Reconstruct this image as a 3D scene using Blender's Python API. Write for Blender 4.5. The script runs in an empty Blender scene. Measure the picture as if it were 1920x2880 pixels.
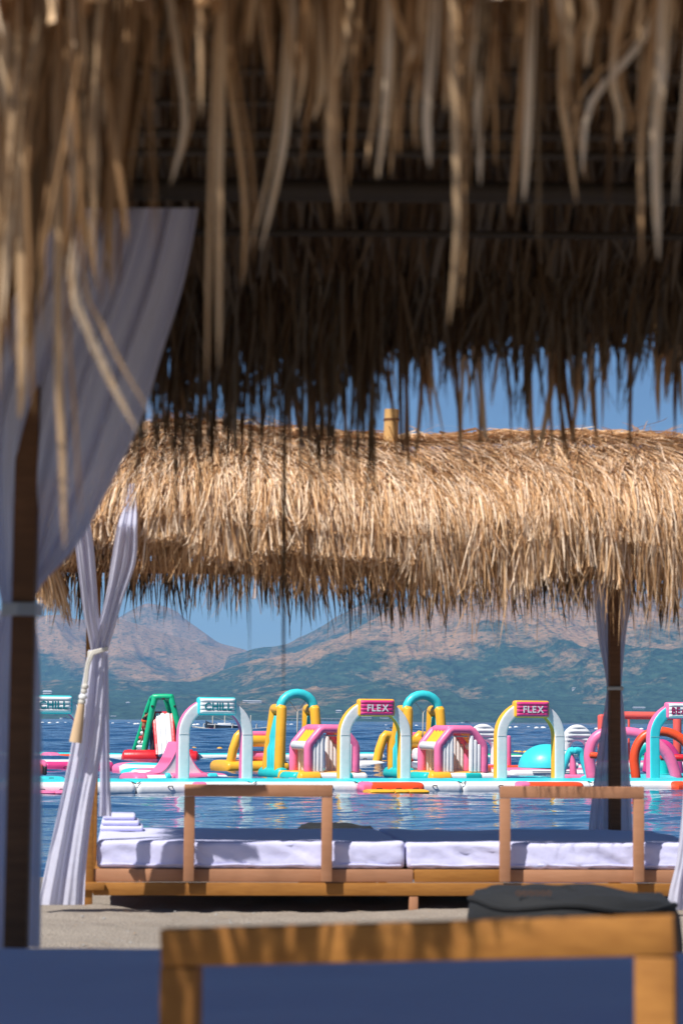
import bpy, bmesh, math, random
import numpy as np
from mathutils import Vector, Matrix
R = math.radians
rnd = random.Random(7)
npr = np.random.default_rng(11)
sc = bpy.context.scene
col = sc.collection

# ------------------------------------------------------------------ camera
FPX, CX, CY = 6800.0, 960.0, 1440.0            # focal length and centre, photo pixels
EYE = Vector((0, 0, 1.34))
PITCH, ROLL = math.atan(582 / FPX), R(0.45)
fwd = Vector((0, math.cos(PITCH), math.sin(PITCH)))
up0 = Vector((0, -math.sin(PITCH), math.cos(PITCH)))
rgt = Vector((1, 0, 0)) * math.cos(ROLL) + up0 * math.sin(ROLL)
upv = up0 * math.cos(ROLL) - Vector((1, 0, 0)) * math.sin(ROLL)
cam = bpy.data.cameras.new('camera')
cam.sensor_fit = 'VERTICAL'; cam.sensor_height = 36; cam.sensor_width = 24
cam.lens = FPX / 2880 * 36
cam.clip_start = 0.1; cam.clip_end = 60000
cam.dof.use_dof = True; cam.dof.focus_distance = 84; cam.dof.aperture_fstop = 4.6
cam.dof.aperture_blades = 9
camo = bpy.data.objects.new('camera', cam); col.objects.link(camo)
m = Matrix.Identity(4)
for i in range(3):
    m[i][0] = rgt[i]; m[i][1] = upv[i]; m[i][2] = -fwd[i]; m[i][3] = EYE[i]
camo.matrix_world = m
sc.camera = camo

# ------------------------------------------------------------------ light
SUN = Vector((-0.78, -0.84, 1.60)).normalized()   # towards the sun
sel = math.asin(SUN.z); saz = math.atan2(SUN.x, SUN.y)
world = bpy.data.worlds.new('World'); sc.world = world; world.use_nodes = True
wn = world.node_tree; wn.nodes.clear()
sky = wn.nodes.new('ShaderNodeTexSky'); sky.sky_type = 'NISHITA'; sky.sun_disc = False
sky.sun_elevation = sel; sky.sun_rotation = saz
sky.air_density = 0.75; sky.dust_density = 0.05; sky.ozone_density = 6.0
bg = wn.nodes.new('ShaderNodeBackground'); bg.inputs[1].default_value = 0.062
wo = wn.nodes.new('ShaderNodeOutputWorld')
wn.links.new(sky.outputs[0], bg.inputs[0]); wn.links.new(bg.outputs[0], wo.inputs[0])
sl = bpy.data.lights.new('sun', 'SUN'); sl.energy = 5.0; sl.angle = R(0.53); sl.color = (1, 0.955, 0.89)
so = bpy.data.objects.new('sun', sl); col.objects.link(so)
so.rotation_euler = SUN.to_track_quat('Z', 'Y').to_euler(); so.location = (0, 0, 50)
sc.view_settings.view_transform = 'Standard'; sc.view_settings.look = 'None'
sc.view_settings.exposure = 0.32; sc.view_settings.gamma = 1.0; sc.view_settings.use_curve_mapping = False
sc.render.engine = 'CYCLES'
sc.cycles.use_denoising = True
sc.cycles.max_bounces = 8; sc.cycles.transparent_max_bounces = 8
sc.cycles.volume_bounces = 1
sc.cycles.sample_clamp_indirect = 6

# ------------------------------------------------------------------ helpers
def ray(px, py):
    return (fwd + rgt * ((px - CX) / FPX) + upv * ((CY - py) / FPX))
def at(px, py, Y):                    # the point seen at a pixel, Y metres out
    d = ray(px, py); return EYE + d * (Y / d.y)
def atz(px, py, z):                   # the point seen at a pixel, on height z
    d = ray(px, py); return EYE + d * ((z - EYE.z) / d.z)
def C(r, g, b):
    f = lambda c: c / 12.92 if c <= 0.04045 else ((c + 0.055) / 1.055) ** 2.4
    return tuple(f(x / 255) for x in (r, g, b))

class MB:
    def __init__(s):
        s.v = []; s.f = []; s.m = []; s.T = None
    def add(s, vs, fs, mi=0):
        o = len(s.v)
        s.v += [s.T(Vector(x)) if s.T else Vector(x) for x in vs]
        s.f += [tuple(i + o for i in f) for f in fs]
        s.m += (mi if isinstance(mi, list) else [mi] * len(fs))
        return s

def link(name, me, parent=None):
    o = bpy.data.objects.new(name, me); col.objects.link(o)
    if parent: o.parent = parent
    return o
def wloc(o):
    p = Vector((0, 0, 0))
    while o: p += o.location; o = o.parent
    return p
def obj(name, mb, mats, parent=None, smooth=True, loc=None, angle=40):
    me = bpy.data.meshes.new(name)
    L = wloc(parent) if parent else (Vector(loc) if loc is not None else Vector((0, 0, 0)))
    me.from_pydata([tuple(v - L) for v in mb.v], [], mb.f)
    for mt in (mats if isinstance(mats, (list, tuple)) else [mats]): me.materials.append(mt)
    me.polygons.foreach_set('material_index', mb.m)
    if smooth:
        me.polygons.foreach_set('use_smooth', [True] * len(mb.f))
        try: me.set_sharp_from_angle(angle=R(angle))
        except Exception: pass
    me.update()
    o = link(name, me, parent)
    if not parent and loc is not None: o.location = L
    return o
def thing(name, label, cat, loc, group=None):
    o = bpy.data.objects.new(name, None); col.objects.link(o); o.location = loc
    o.empty_display_size = 0.2
    o['label'] = label; o['category'] = cat
    if group: o['group'] = group
    return o
def tag(o, label, cat, group=None):
    o['label'] = label; o['category'] = cat
    if group: o['group'] = group
    return o
def dup(root, delta, label=None):
    def cp(o, par):
        c = o.copy(); col.objects.link(c)
        if par: c.parent = par
        for ch in o.children: cp(ch, c)
        return c
    r = cp(root, None); r.location = root.location + Vector(delta)
    if label: r['label'] = label
    return r

def frame_pts(pts):
    pts = [Vector(p) for p in pts]; n = len(pts); T = []
    for i in range(n):
        a = pts[max(i - 1, 0)]; b = pts[min(i + 1, n - 1)]
        T.append((b - a).normalized())
    N = []
    ref = Vector((0, 0, 1)) if abs(T[0].z) < 0.9 else Vector((0, 1, 0))
    x = (ref - T[0] * ref.dot(T[0])).normalized()
    for t in T:
        x = (x - t * x.dot(t)).normalized(); N.append((x.copy(), t.cross(x)))
    return pts, T, N
def tube(mb, pts, r, seg=12, mi=0, caps=True, bulge=0.0):
    """round tube through pts; r number or list; rounded ends"""
    pts, T, N = frame_pts(pts); n = len(pts)
    rr = r if isinstance(r, (list, tuple)) else [r] * n
    rings = []
    if caps:
        for k in (0.15, 0.55, 0.85): rings.append((pts[0] - T[0] * rr[0] * 0.55 * (1 - k), N[0], rr[0] * math.sin(k * math.pi / 2)))
    for i in range(n): rings.append((pts[i], N[i], rr[i]))
    if caps:
        for k in (0.85, 0.55, 0.15): rings.append((pts[-1] + T[-1] * rr[-1] * 0.55 * (1 - k), N[-1], rr[-1] * math.sin(k * math.pi / 2)))
    vs = []; fs = []
    for c, (x, y), q in rings:
        for j in range(seg):
            a = 2 * math.pi * j / seg; vs.append(c + x * (math.cos(a) * q) + y * (math.sin(a) * q))
    for i in range(len(rings) - 1):
        for j in range(seg):
            a = i * seg + j; b = i * seg + (j + 1) % seg
            fs.append((a, b, b + seg, a + seg))
    fs.append(tuple(range(seg - 1, -1, -1))); k = (len(rings) - 1) * seg; fs.append(tuple(range(k, k + seg)))
    return mb.add(vs, fs, mi)
def rbox(mb, lo, hi, bev=0.01, mi=0, segs=2):
    bm = bmesh.new(); bmesh.ops.create_cube(bm, size=1)
    lo = Vector(lo); hi = Vector(hi)
    for v in bm.verts: v.co = Vector([lo[i] + (v.co[i] + 0.5) * (hi[i] - lo[i]) for i in range(3)])
    if bev > 0: bmesh.ops.bevel(bm, geom=list(bm.edges), offset=bev, segments=segs, profile=0.5, affect='EDGES')
    bm.verts.index_update()
    mb.add([v.co.copy() for v in bm.verts], [tuple(v.index for v in f.verts) for f in bm.faces], mi); bm.free()
    return mb
def bar(mb, a, b, w, h, upd=(0, 0, 1), bev=0.004, mi=0):
    """rectangular bar from a to b: w across, h along upd"""
    a = Vector(a); b = Vector(b); t = (b - a); L = t.length; t.normalize()
    u = Vector(upd); u = (u - t * u.dot(t)).normalized(); s = t.cross(u)
    T0 = mb.T; mb.T = (lambda v: (T0 or (lambda q: q))(a + t * v.x + s * v.y + u * v.z))
    rbox(mb, (0, -w / 2, -h / 2), (L, w / 2, h / 2), bev, mi); mb.T = T0
    return mb
def bez(pts, n=8):
    """Catmull-Rom through points"""
    P = [Vector(p) for p in pts]; P = [P[0] * 2 - P[1]] + P + [P[-1] * 2 - P[-2]]; out = []
    for i in range(1, len(P) - 2):
        for k in range(n):
            t = k / n; p0, p1, p2, p3 = P[i - 1], P[i], P[i + 1], P[i + 2]
            out.append(0.5 * ((2 * p1) + (p2 - p0) * t + (2 * p0 - 5 * p1 + 4 * p2 - p3) * t * t + (3 * p1 - p0 - 3 * p2 + p3) * t ** 3))
    out.append(P[-2]); return out

# vectorised value noise
def vnoise(x, y, seed=0):
    xi = np.floor(x).astype(np.int64); yi = np.floor(y).astype(np.int64); xf = x - xi; yf = y - yi
    def h(a, b):
        n = (a * 374761393 + b * 668265263 + seed * 982451653) & 0x7fffffff
        n = ((n ^ (n >> 13)) * 1274126177) & 0x7fffffff
        return ((n ^ (n >> 16)) & 0xffff) / 65535.0
    u = xf * xf * (3 - 2 * xf); v = yf * yf * (3 - 2 * yf)
    return (h(xi, yi) * (1 - u) + h(xi + 1, yi) * u) * (1 - v) + (h(xi, yi + 1) * (1 - u) + h(xi + 1, yi + 1) * u) * v
def fbm(x, y, o=5, seed=0, ridge=False):
    s = 0; a = 0.5; tot = 0
    for k in range(o):
        n = vnoise(x, y, seed + k * 17)
        if ridge: n = 1 - np.abs(2 * n - 1)
        s = s + a * n; tot += a; a *= 0.5; x = x * 2.03 + 5.1; y = y * 2.03 + 1.7
    return s / tot
def grid_mesh(name, P, mat, smooth=True, kind='structure', flip=False):
    r, c, _ = P.shape
    idx = np.arange(r * c).reshape(r, c)
    q = np.stack([idx[:-1, :-1], idx[:-1, 1:], idx[1:, 1:], idx[1:, :-1]], -1).reshape(-1, 4)
    if flip: q = q[:, ::-1]
    me = bpy.data.meshes.new(name); me.vertices.add(r * c); me.vertices.foreach_set('co', P.reshape(-1).astype(np.float32))
    me.loops.add(q.size); me.loops.foreach_set('vertex_index', q.reshape(-1).astype(np.int32))
    me.polygons.add(len(q)); me.polygons.foreach_set('loop_start', np.arange(0, q.size, 4, dtype=np.int32))
    me.update(); me.validate()
    me.polygons.foreach_set('use_smooth', [smooth] * len(q))
    me.materials.append(mat); o = link(name, me)
    if kind: o['kind'] = kind
    return o

# ------------------------------------------------------------------ materials
def nodes(name):
    mt = bpy.data.materials.new(name); mt.use_nodes = True; nt = mt.node_tree
    return mt, nt, nt.nodes['Principled BSDF'], nt.nodes['Material Output']
def N(nt, t, **kw):
    n = nt.nodes.new(t)
    for k, v in kw.items():
        if k in n.inputs.keys(): n.inputs[k].default_value = v
        else: setattr(n, k, v)
    return n
def mix(nt, fac, a, b, blend='MIX'):
    n = nt.nodes.new('ShaderNodeMix'); n.data_type = 'RGBA'; n.blend_type = blend
    for s, v in ((0, fac), (6, a), (7, b)):
        if hasattr(v, 'is_linked') or hasattr(v, 'links'): nt.links.new(v, n.inputs[s])
        else: n.inputs[s].default_value = (*v, 1) if isinstance(v, tuple) and len(v) == 3 else v
    return n.outputs[2]
def ramp(nt, src, p0, p1, c0=(0, 0, 0), c1=(1, 1, 1)):
    n = nt.nodes.new('ShaderNodeValToRGB'); e = n.color_ramp.elements
    e[0].position = p0; e[1].position = p1; e[0].color = (*c0, 1); e[1].color = (*c1, 1)
    nt.links.new(src, n.inputs[0]); return n.outputs[0]
def bump(nt, p, h, strength, dist):
    b = N(nt, 'ShaderNodeBump', Strength=strength, Distance=dist); nt.links.new(h, b.inputs['Height'])
    nt.links.new(b.outputs[0], p.inputs['Normal'])
def pvc(name, c, rough=0.38, dirt=0.12):
    mt, nt, p, o = nodes(name)
    tc = N(nt, 'ShaderNodeTexCoord')
    n = N(nt, 'ShaderNodeTexNoise', Scale=2.2, Detail=6.0, Roughness=0.65); nt.links.new(tc.outputs['Object'], n.inputs['Vector'])
    d = tuple(x * 0.66 + 0.01 for x in c)
    f = ramp(nt, n.outputs[0], 0.45, 0.75); g = N(nt, 'ShaderNodeMath', operation='MULTIPLY'); nt.links.new(f, g.inputs[0]); g.inputs[1].default_value = dirt * 3
    nt.links.new(mix(nt, g.outputs[0], c, d), p.inputs['Base Color'])
    p.inputs['Roughness'].default_value = rough
    n2 = N(nt, 'ShaderNodeTexNoise', Scale=3.5, Detail=2.0); nt.links.new(tc.outputs['Object'], n2.inputs['Vector'])
    bump(nt, p, n2.outputs[0], 0.25, 0.05)
    return mt
def plain(name, c, rough=0.6):
    mt, nt, p, o = nodes(name)
    tc = N(nt, 'ShaderNodeTexCoord'); n = N(nt, 'ShaderNodeTexNoise', Scale=9.0, Detail=4.0); nt.links.new(tc.outputs['Object'], n.inputs['Vector'])
    nt.links.new(mix(nt, n.outputs[0], tuple(x * 0.8 for x in c), tuple(min(x * 1.15, 1) for x in c)), p.inputs['Base Color'])
    p.inputs['Roughness'].default_value = rough
    return mt
M = {}
M['white'] = pvc('white_vinyl', (0.80, 0.80, 0.80), 0.4, 0.08)
M['cyan'] = pvc('turquoise_vinyl', C(62, 212, 218))
M['teal'] = pvc('teal_vinyl', C(30, 196, 192))
M['pink'] = pvc('pink_vinyl', C(248, 122, 168))
M['magenta'] = pvc('magenta_vinyl', C(218, 62, 130))
M['yellow'] = pvc('yellow_vinyl', C(252, 184, 48))
M['orange'] = pvc('orange_vinyl', C(246, 84, 40))
M['salmon'] = pvc('salmon_vinyl', C(232, 96, 84))
M['green'] = pvc('green_vinyl', C(20, 186, 130))
M['red'] = pvc('red_vinyl', C(222, 34, 44))
M['darkgrey'] = pvc('dark_grey_vinyl', C(70, 66, 70))
M['grey'] = pvc('grey_vinyl', C(165, 168, 172))
M['tealink'] = plain('teal_print', C(10, 130, 140), 0.5)
M['whiteink'] = plain('white_print', (0.8, 0.8, 0.8), 0.5)
M['magink'] = plain('magenta_print', C(176, 18, 92), 0.5)
M['black'] = plain('black_webbing', (0.02, 0.02, 0.022), 0.6)
M['rope'] = plain('cotton_rope', C(205, 200, 190), 0.9)
M['tassel'] = plain('tan_tassel', C(205, 175, 140), 0.9)
M['skin'] = plain('skin', C(150, 100, 72), 0.55)
M['hair'] = plain('dark_hair', (0.012, 0.009, 0.008), 0.5)
M['vest'] = plain('orange_vest', C(246, 92, 26), 0.7)
M['shirt'] = plain('dark_shirt', (0.03, 0.02, 0.025), 0.8)
M['shorts'] = plain('red_shorts', C(150, 24, 32), 0.8)
M['buoy_yellow'] = plain('yellow_plastic', C(244, 176, 30), 0.4)
M['buoy_white'] = plain('white_plastic', (0.82, 0.82, 0.82), 0.4)
M['boat'] = plain('dark_hull_paint', C(52, 58, 66), 0.5)
M['redpaint'] = plain('red_hull_paint', C(150, 40, 36), 0.5)
M['bamboo'] = plain('bamboo', C(205, 200, 185), 0.6)
M['wall'] = plain('pale_wall', C(205, 200, 195), 0.8)
M['roofing'] = plain('grey_roof', C(190, 190, 195), 0.6)
M['concrete'] = plain('pier_concrete', C(150, 148, 145), 0.9)

def wood(name, c, c2):
    mt, nt, p, o = nodes(name)
    tc = N(nt, 'ShaderNodeTexCoord'); mp = N(nt, 'ShaderNodeMapping'); mp.inputs['Scale'].default_value = (3, 30, 30)
    nt.links.new(tc.outputs['Object'], mp.inputs[0])
    n = N(nt, 'ShaderNodeTexNoise', Scale=1.5, Detail=7.0, Roughness=0.6); nt.links.new(mp.outputs[0], n.inputs['Vector'])
    n2 = N(nt, 'ShaderNodeTexNoise', Scale=2.5, Detail=3.0); nt.links.new(tc.outputs['Object'], n2.inputs['Vector'])
    a = mix(nt, ramp(nt, n.outputs[0], 0.3, 0.7), c, c2)
    nt.links.new(mix(nt, ramp(nt, n2.outputs[0], 0.5, 0.8), a, tuple(x * 0.75 for x in c2)), p.inputs['Base Color'])
    p.inputs['Roughness'].default_value = 0.7; p.inputs['Specular IOR Level'].default_value = 0.3
    bump(nt, p, n.outputs[0], 0.3, 0.004)
    return mt
M['ochre'] = wood('ochre_painted_wood', C(170, 116, 54), C(148, 97, 42))
M['tan'] = wood('tan_painted_wood', C(180, 130, 98), C(172, 122, 90))
M['darkwood'] = wood('brown_post_wood', C(126, 86, 56), C(100, 66, 42))

def fabric(name, c, transl=0.0):
    mt, nt, p, o = nodes(name)
    tc = N(nt, 'ShaderNodeTexCoord')
    n = N(nt, 'ShaderNodeTexNoise', Scale=6.0, Detail=5.0); nt.links.new(tc.outputs['Object'], n.inputs['Vector'])
    nt.links.new(mix(nt, n.outputs[0], tuple(x * 0.93 for x in c), c), p.inputs['Base Color'])
    p.inputs['Roughness'].default_value = 0.9
    p.inputs['Sheen Weight'].default_value = 0.15
    w = N(nt, 'ShaderNodeTexNoise', Scale=14.0, Detail=4.0); nt.links.new(tc.outputs['Object'], w.inputs['Vector'])
    bump(nt, p, w.outputs[0], 0.25, 0.02)
    if transl:
        t = N(nt, 'ShaderNodeBsdfTranslucent'); t.inputs[0].default_value = (*c, 1)
        ms = N(nt, 'ShaderNodeMixShader'); ms.inputs[0].default_value = transl
        nt.links.new(p.outputs[0], ms.inputs[1]); nt.links.new(t.outputs[0], ms.inputs[2])
        tr_ = N(nt, 'ShaderNodeBsdfTransparent'); m2 = N(nt, 'ShaderNodeMixShader'); m2.inputs[0].default_value = 0.03
        nt.links.new(ms.outputs[0], m2.inputs[1]); nt.links.new(tr_.outputs[0], m2.inputs[2]); nt.links.new(m2.outputs[0], o.inputs[0])
    return mt
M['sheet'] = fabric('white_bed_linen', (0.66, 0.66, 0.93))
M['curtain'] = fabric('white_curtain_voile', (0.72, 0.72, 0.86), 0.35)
M['beanbag'] = plain('charcoal_fabric', (0.010, 0.011, 0.013), 0.85)

def thatch(name, k=1.0):
    mt, nt, p, o = nodes(name)
    at_ = N(nt, 'ShaderNodeAttribute', attribute_name='strip_shade')
    oi = N(nt, 'ShaderNodeObjectInfo')
    tc = N(nt, 'ShaderNodeTexCoord'); mp = N(nt, 'ShaderNodeMapping'); mp.inputs['Scale'].default_value = (60, 60, 6)
    nt.links.new(tc.outputs['Object'], mp.inputs[0])
    n = N(nt, 'ShaderNodeTexNoise', Scale=1.0, Detail=4.0, Roughness=0.7); nt.links.new(mp.outputs[0], n.inputs['Vector'])
    r = nt.nodes.new('ShaderNodeValToRGB'); e = r.color_ramp.elements
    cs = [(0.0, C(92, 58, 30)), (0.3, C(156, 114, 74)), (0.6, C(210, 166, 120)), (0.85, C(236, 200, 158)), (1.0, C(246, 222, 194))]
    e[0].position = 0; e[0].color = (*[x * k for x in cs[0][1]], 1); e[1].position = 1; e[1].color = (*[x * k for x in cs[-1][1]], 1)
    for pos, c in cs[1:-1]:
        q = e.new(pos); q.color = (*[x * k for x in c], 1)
    ad = N(nt, 'ShaderNodeMath', operation='MULTIPLY_ADD'); nt.links.new(n.outputs[0], ad.inputs[0]); ad.inputs[1].default_value = 0.5
    nt.links.new(at_.outputs['Fac'], ad.inputs[2])
    ob = N(nt, 'ShaderNodeMath', operation='MULTIPLY_ADD'); nt.links.new(oi.outputs['Random'], ob.inputs[0]); ob.inputs[1].default_value = 0.22
    nt.links.new(ad.outputs[0], ob.inputs[2])
    sb = N(nt, 'ShaderNodeMath', operation='SUBTRACT'); nt.links.new(ob.outputs[0], sb.inputs[0]); sb.inputs[1].default_value = 0.22
    nt.links.new(sb.outputs[0], r.inputs[0])
    nt.links.new(r.outputs[0], p.inputs['Base Color'])
    p.inputs['Roughness'].default_value = 0.8; p.inputs['Specular IOR Level'].default_value = 0.2
    t = N(nt, 'ShaderNodeBsdfTranslucent'); nt.links.new(r.outputs[0], t.inputs[0])
    ms = N(nt, 'ShaderNodeMixShader'); ms.inputs[0].default_value = 0.12
    nt.links.new(p.outputs[0], ms.inputs[1]); nt.links.new(t.outputs[0], ms.inputs[2]); nt.links.new(ms.outputs[0], o.inputs[0])
    return mt
M['thatch'] = thatch('dry_thatch', 1.0)
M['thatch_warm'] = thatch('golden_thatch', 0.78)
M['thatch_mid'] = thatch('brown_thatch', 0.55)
M['thatch_shaded'] = thatch('shaded_brown_thatch', 0.22)  # thatch colour darkened to stand for shade under and between the leaves
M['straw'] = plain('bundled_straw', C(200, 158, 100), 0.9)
M['straw_core'] = plain('packed_thatch', C(56, 36, 22), 0.9)  # straw colour darkened so the underside and gaps read as deep shade

def sand_mat():
    mt, nt, p, o = nodes('grey_sand')
    tc = N(nt, 'ShaderNodeTexCoord')
    n = N(nt, 'ShaderNodeTexNoise', Scale=1.3, Detail=9.0, Roughness=0.7); nt.links.new(tc.outputs['Object'], n.inputs['Vector'])
    n2 = N(nt, 'ShaderNodeTexNoise', Scale=60.0, Detail=3.0); nt.links.new(tc.outputs['Object'], n2.inputs['Vector'])
    a = mix(nt, n.outputs[0], C(136, 124, 112), C(176, 165, 152))
    nt.links.new(mix(nt, ramp(nt, n2.outputs[0], 0.35, 0.7), mix(nt, 1.0, a, (0.75, 0.75, 0.75), 'MULTIPLY'), a), p.inputs['Base Color'])
    p.inputs['Roughness'].default_value = 0.9
    ad = N(nt, 'ShaderNodeMath', operation='ADD'); nt.links.new(n.outputs[0], ad.inputs[0]); nt.links.new(n2.outputs[0], ad.inputs[1])
    bump(nt, p, ad.outputs[0], 0.6, 0.04)
    return mt
def water_mat():
    mt, nt, p, o = nodes('sea_water')
    tc = N(nt, 'ShaderNodeTexCoord')
    def nz(sc_, sx, det):
        mp = N(nt, 'ShaderNodeMapping'); mp.inputs['Scale'].default_value = (sx, 1, 1); nt.links.new(tc.outputs['Object'], mp.inputs[0])
        n = N(nt, 'ShaderNodeTexNoise', Scale=sc_, Detail=det, Roughness=0.55); nt.links.new(mp.outputs[0], n.inputs['Vector']); return n.outputs[0]
    def nv_(sc_, sx, det, amp):
        mp = N(nt, 'ShaderNodeMapping'); mp.inputs['Scale'].default_value = (sx, 1, 1); nt.links.new(tc.outputs['Object'], mp.inputs[0])
        n = N(nt, 'ShaderNodeTexNoise', Scale=sc_, Detail=det, Roughness=0.6); nt.links.new(mp.outputs[0], n.inputs['Vector'])
        sb = N(nt, 'ShaderNodeVectorMath', operation='SUBTRACT'); nt.links.new(n.outputs[1], sb.inputs[0]); sb.inputs[1].default_value = (0.5, 0.5, 0.5)
        ml = N(nt, 'ShaderNodeVectorMath', operation='MULTIPLY'); nt.links.new(sb.outputs[0], ml.inputs[0]); ml.inputs[1].default_value = (amp * 0.7, amp, 0); return ml.outputs[0]
    c = nz(0.03, 0.35, 3.0)
    s1 = N(nt, 'ShaderNodeVectorMath', operation='ADD'); nt.links.new(nv_(9.0, 0.6, 2.0, 0.28), s1.inputs[0]); nt.links.new(nv_(3.0, 0.5, 2.0, 0.16), s1.inputs[1])
    s2 = N(nt, 'ShaderNodeVectorMath', operation='ADD'); sy = N(nt, 'ShaderNodeSeparateXYZ'); nt.links.new(tc.outputs['Object'], sy.inputs[0])
    mr = N(nt, 'ShaderNodeMapRange'); nt.links.new(sy.outputs['Y'], mr.inputs[0]); mr.inputs[1].default_value = 70; mr.inputs[2].default_value = 150; mr.inputs[3].default_value = 0.50; mr.inputs[4].default_value = 1.25
    sc2 = N(nt, 'ShaderNodeVectorMath', operation='SCALE'); nt.links.new(s1.outputs[0], sc2.inputs[0]); nt.links.new(mr.outputs[0], sc2.inputs['Scale'])
    nt.links.new(sc2.outputs[0], s2.inputs[0]); ge = N(nt, 'ShaderNodeNewGeometry'); nt.links.new(ge.outputs['Normal'], s2.inputs[1])
    s3 = N(nt, 'ShaderNodeVectorMath', operation='NORMALIZE'); nt.links.new(s2.outputs[0], s3.inputs[0]); nt.links.new(s3.outputs[0], p.inputs['Normal'])
    nt.links.new(mix(nt, c, (0.004, 0.042, 0.12), (0.006, 0.06, 0.16)), p.inputs['Base Color'])
    p.inputs['Roughness'].default_value = 0.06; p.inputs['IOR'].default_value = 1.33
    return mt
def hill_mat(name, seed, grass_bias, forest=C(54, 76, 60), dry=C(176, 140, 104)):
    mt, nt, p, o = nodes(name)
    tc = N(nt, 'ShaderNodeTexCoord'); mp = N(nt, 'ShaderNodeMapping'); mp.inputs['Location'].default_value = (seed * 911, seed * 377, 0)
    mp.inputs['Scale'].default_value = (1, 0.6, 2.5)
    nt.links.new(tc.outputs['Object'], mp.inputs[0])
    big = N(nt, 'ShaderNodeTexNoise', Scale=0.0065, Detail=10.0, Roughness=0.68); nt.links.new(mp.outputs[0], big.inputs['Vector'])
    sm = N(nt, 'ShaderNodeTexNoise', Scale=0.06, Detail=5.0, Roughness=0.75); nt.links.new(mp.outputs[0], sm.inputs['Vector'])
    sx = N(nt, 'ShaderNodeSeparateXYZ'); nt.links.new(tc.outputs['Object'], sx.inputs[0])
    hr = N(nt, 'ShaderNodeMapRange'); nt.links.new(sx.outputs['Z'], hr.inputs[0])
    hr.inputs[1].default_value = 15; hr.inputs[2].default_value = 190; hr.inputs[3].default_value = -0.13; hr.inputs[4].default_value = 0.15
    a = N(nt, 'ShaderNodeMath', operation='ADD'); nt.links.new(big.outputs[0], a.inputs[0]); nt.links.new(hr.outputs[0], a.inputs[1])
    b = N(nt, 'ShaderNodeMath', operation='MULTIPLY_ADD'); nt.links.new(sm.outputs[0], b.inputs[0]); b.inputs[1].default_value = 0.34; nt.links.new(a.outputs[0], b.inputs[2])
    f = ramp(nt, b.outputs[0], 0.655 - grass_bias, 0.83 - grass_bias)
    fr = mix(nt, ramp(nt, sm.outputs[0], 0.3, 0.7), tuple(x * 0.3 for x in forest), tuple(x * 1.7 for x in forest))
    vz = N(nt, 'ShaderNodeTexNoise', Scale=0.11, Detail=3.0, Roughness=0.6); nt.links.new(mp.outputs[0], vz.inputs['Vector'])
    gr0 = mix(nt, ramp(nt, sm.outputs[0], 0.25, 0.75), tuple(x * 0.7 for x in dry), dry)
    gr = mix(nt, ramp(nt, vz.outputs[0], 0.54, 0.66), gr0, tuple(x * 1.1 for x in forest))
    nt.links.new(mix(nt, f, fr, gr), p.inputs['Base Color'])
    p.inputs['Roughness'].default_value = 1.0; p.inputs['Specular IOR Level'].default_value = 0.1
    bump(nt, p, sm.outputs[0], 0.6, 16.0)
    return mt

# ------------------------------------------------------------------ setting: hills, sea, sand
WZ = -1.04                                                     # sea level; sand at the far cabana is 0
def hill(name, prof, Yb, Yr, mat, seed, amp, gexp, rows=150, cols=640, tree=3.0):
    pxs = np.linspace(-500, 2420, cols); xp = [p[0] for p in prof]; yp = [p[1] for p in prof]
    py = np.interp(pxs, xp, yp)
    k = np.ones(5) / 5; py = np.convolve(np.pad(py, 2, mode='edge'), k, 'valid')
    H = np.array([at(a, b, Yr).z for a, b in zip(pxs, py)]); Xk = np.array([at(a, b, Yr).x / Yr for a, b in zip(pxs, py)])
    t = np.concatenate([np.linspace(0, 1, rows), np.linspace(1.02, 1.35, 22)])[:, None]
    Y = Yb + (Yr - Yb) * t; X = Xk[None, :] * Y; Yg = np.broadcast_to(Y, X.shape)
    tt = np.minimum(t, 1)
    g = 0.35 * tt ** gexp + 0.65 * (tt * tt * (3 - 2 * tt)) ** (gexp * 0.8)
    Z = -3 + (H[None, :] + 3) * g
    Z = Z - np.maximum(t - 1, 0) * 2.4 * (H[None, :] + 3)
    env = np.sin(np.pi * np.clip(tt, 0, 1)) ** 0.8
    gul = fbm(X / 330 + 0.35 * Yg / 900, Yg / 1100, 6, seed, ridge=True) - 0.55
    lump = fbm(X / 900, Yg / 900, 4, seed + 5) - 0.5
    Z = Z + env * amp * (gul * 1.0 + lump * 1.1) * np.clip(H[None, :] / 150, 0.25, 2.2)
    Z = Z + (fbm(X / 60, Yg / 60, 3, seed + 9) - 0.5) * tree * 2.0 * np.clip(tt * 8, 0, 1)
    Z = np.where(t > 1.3, -3, Z)
    return grid_mesh(name, np.stack([X, Yg, Z], -1), mat)
hill('far_mountain', [(-500, 1990), (-100, 1960), (150, 1880), (300, 1770), (335, 1736), (380, 1708), (412, 1696), (452, 1702), (492, 1714), (522, 1740), (570, 1776), (614, 1808), (690, 1828), (760, 1850), (900, 1900), (2420, 1960)],
     5600, 7000, hill_mat('far_mountain_ground', 3, 0.03), 3, 95, 1.0, 90, 560)
hill('left_ridge', [(-500, 1760), (0, 1742), (110, 1748), (215, 1748), (300, 1756), (335, 1742), (430, 1772), (520, 1800), (640, 1826), (720, 1842), (850, 1880), (1050, 1930), (2420, 1985)],
     4600, 6000, hill_mat('left_ridge_ground', 5, 0.06), 21, 90, 0.9, 120, 560)
hill('dark_peak', [(-500, 1990), (600, 1960), (640, 1846), (700, 1836), (760, 1830), (820, 1815), (880, 1790), (960, 1738), (1010, 1705), (1045, 1686), (1090, 1678), (1150, 1690), (1300, 1720), (2420, 1760)],
     4700, 6000, hill_mat('dark_peak_ground', 8, -0.12), 33, 70, 0.9, 90, 560)
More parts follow.
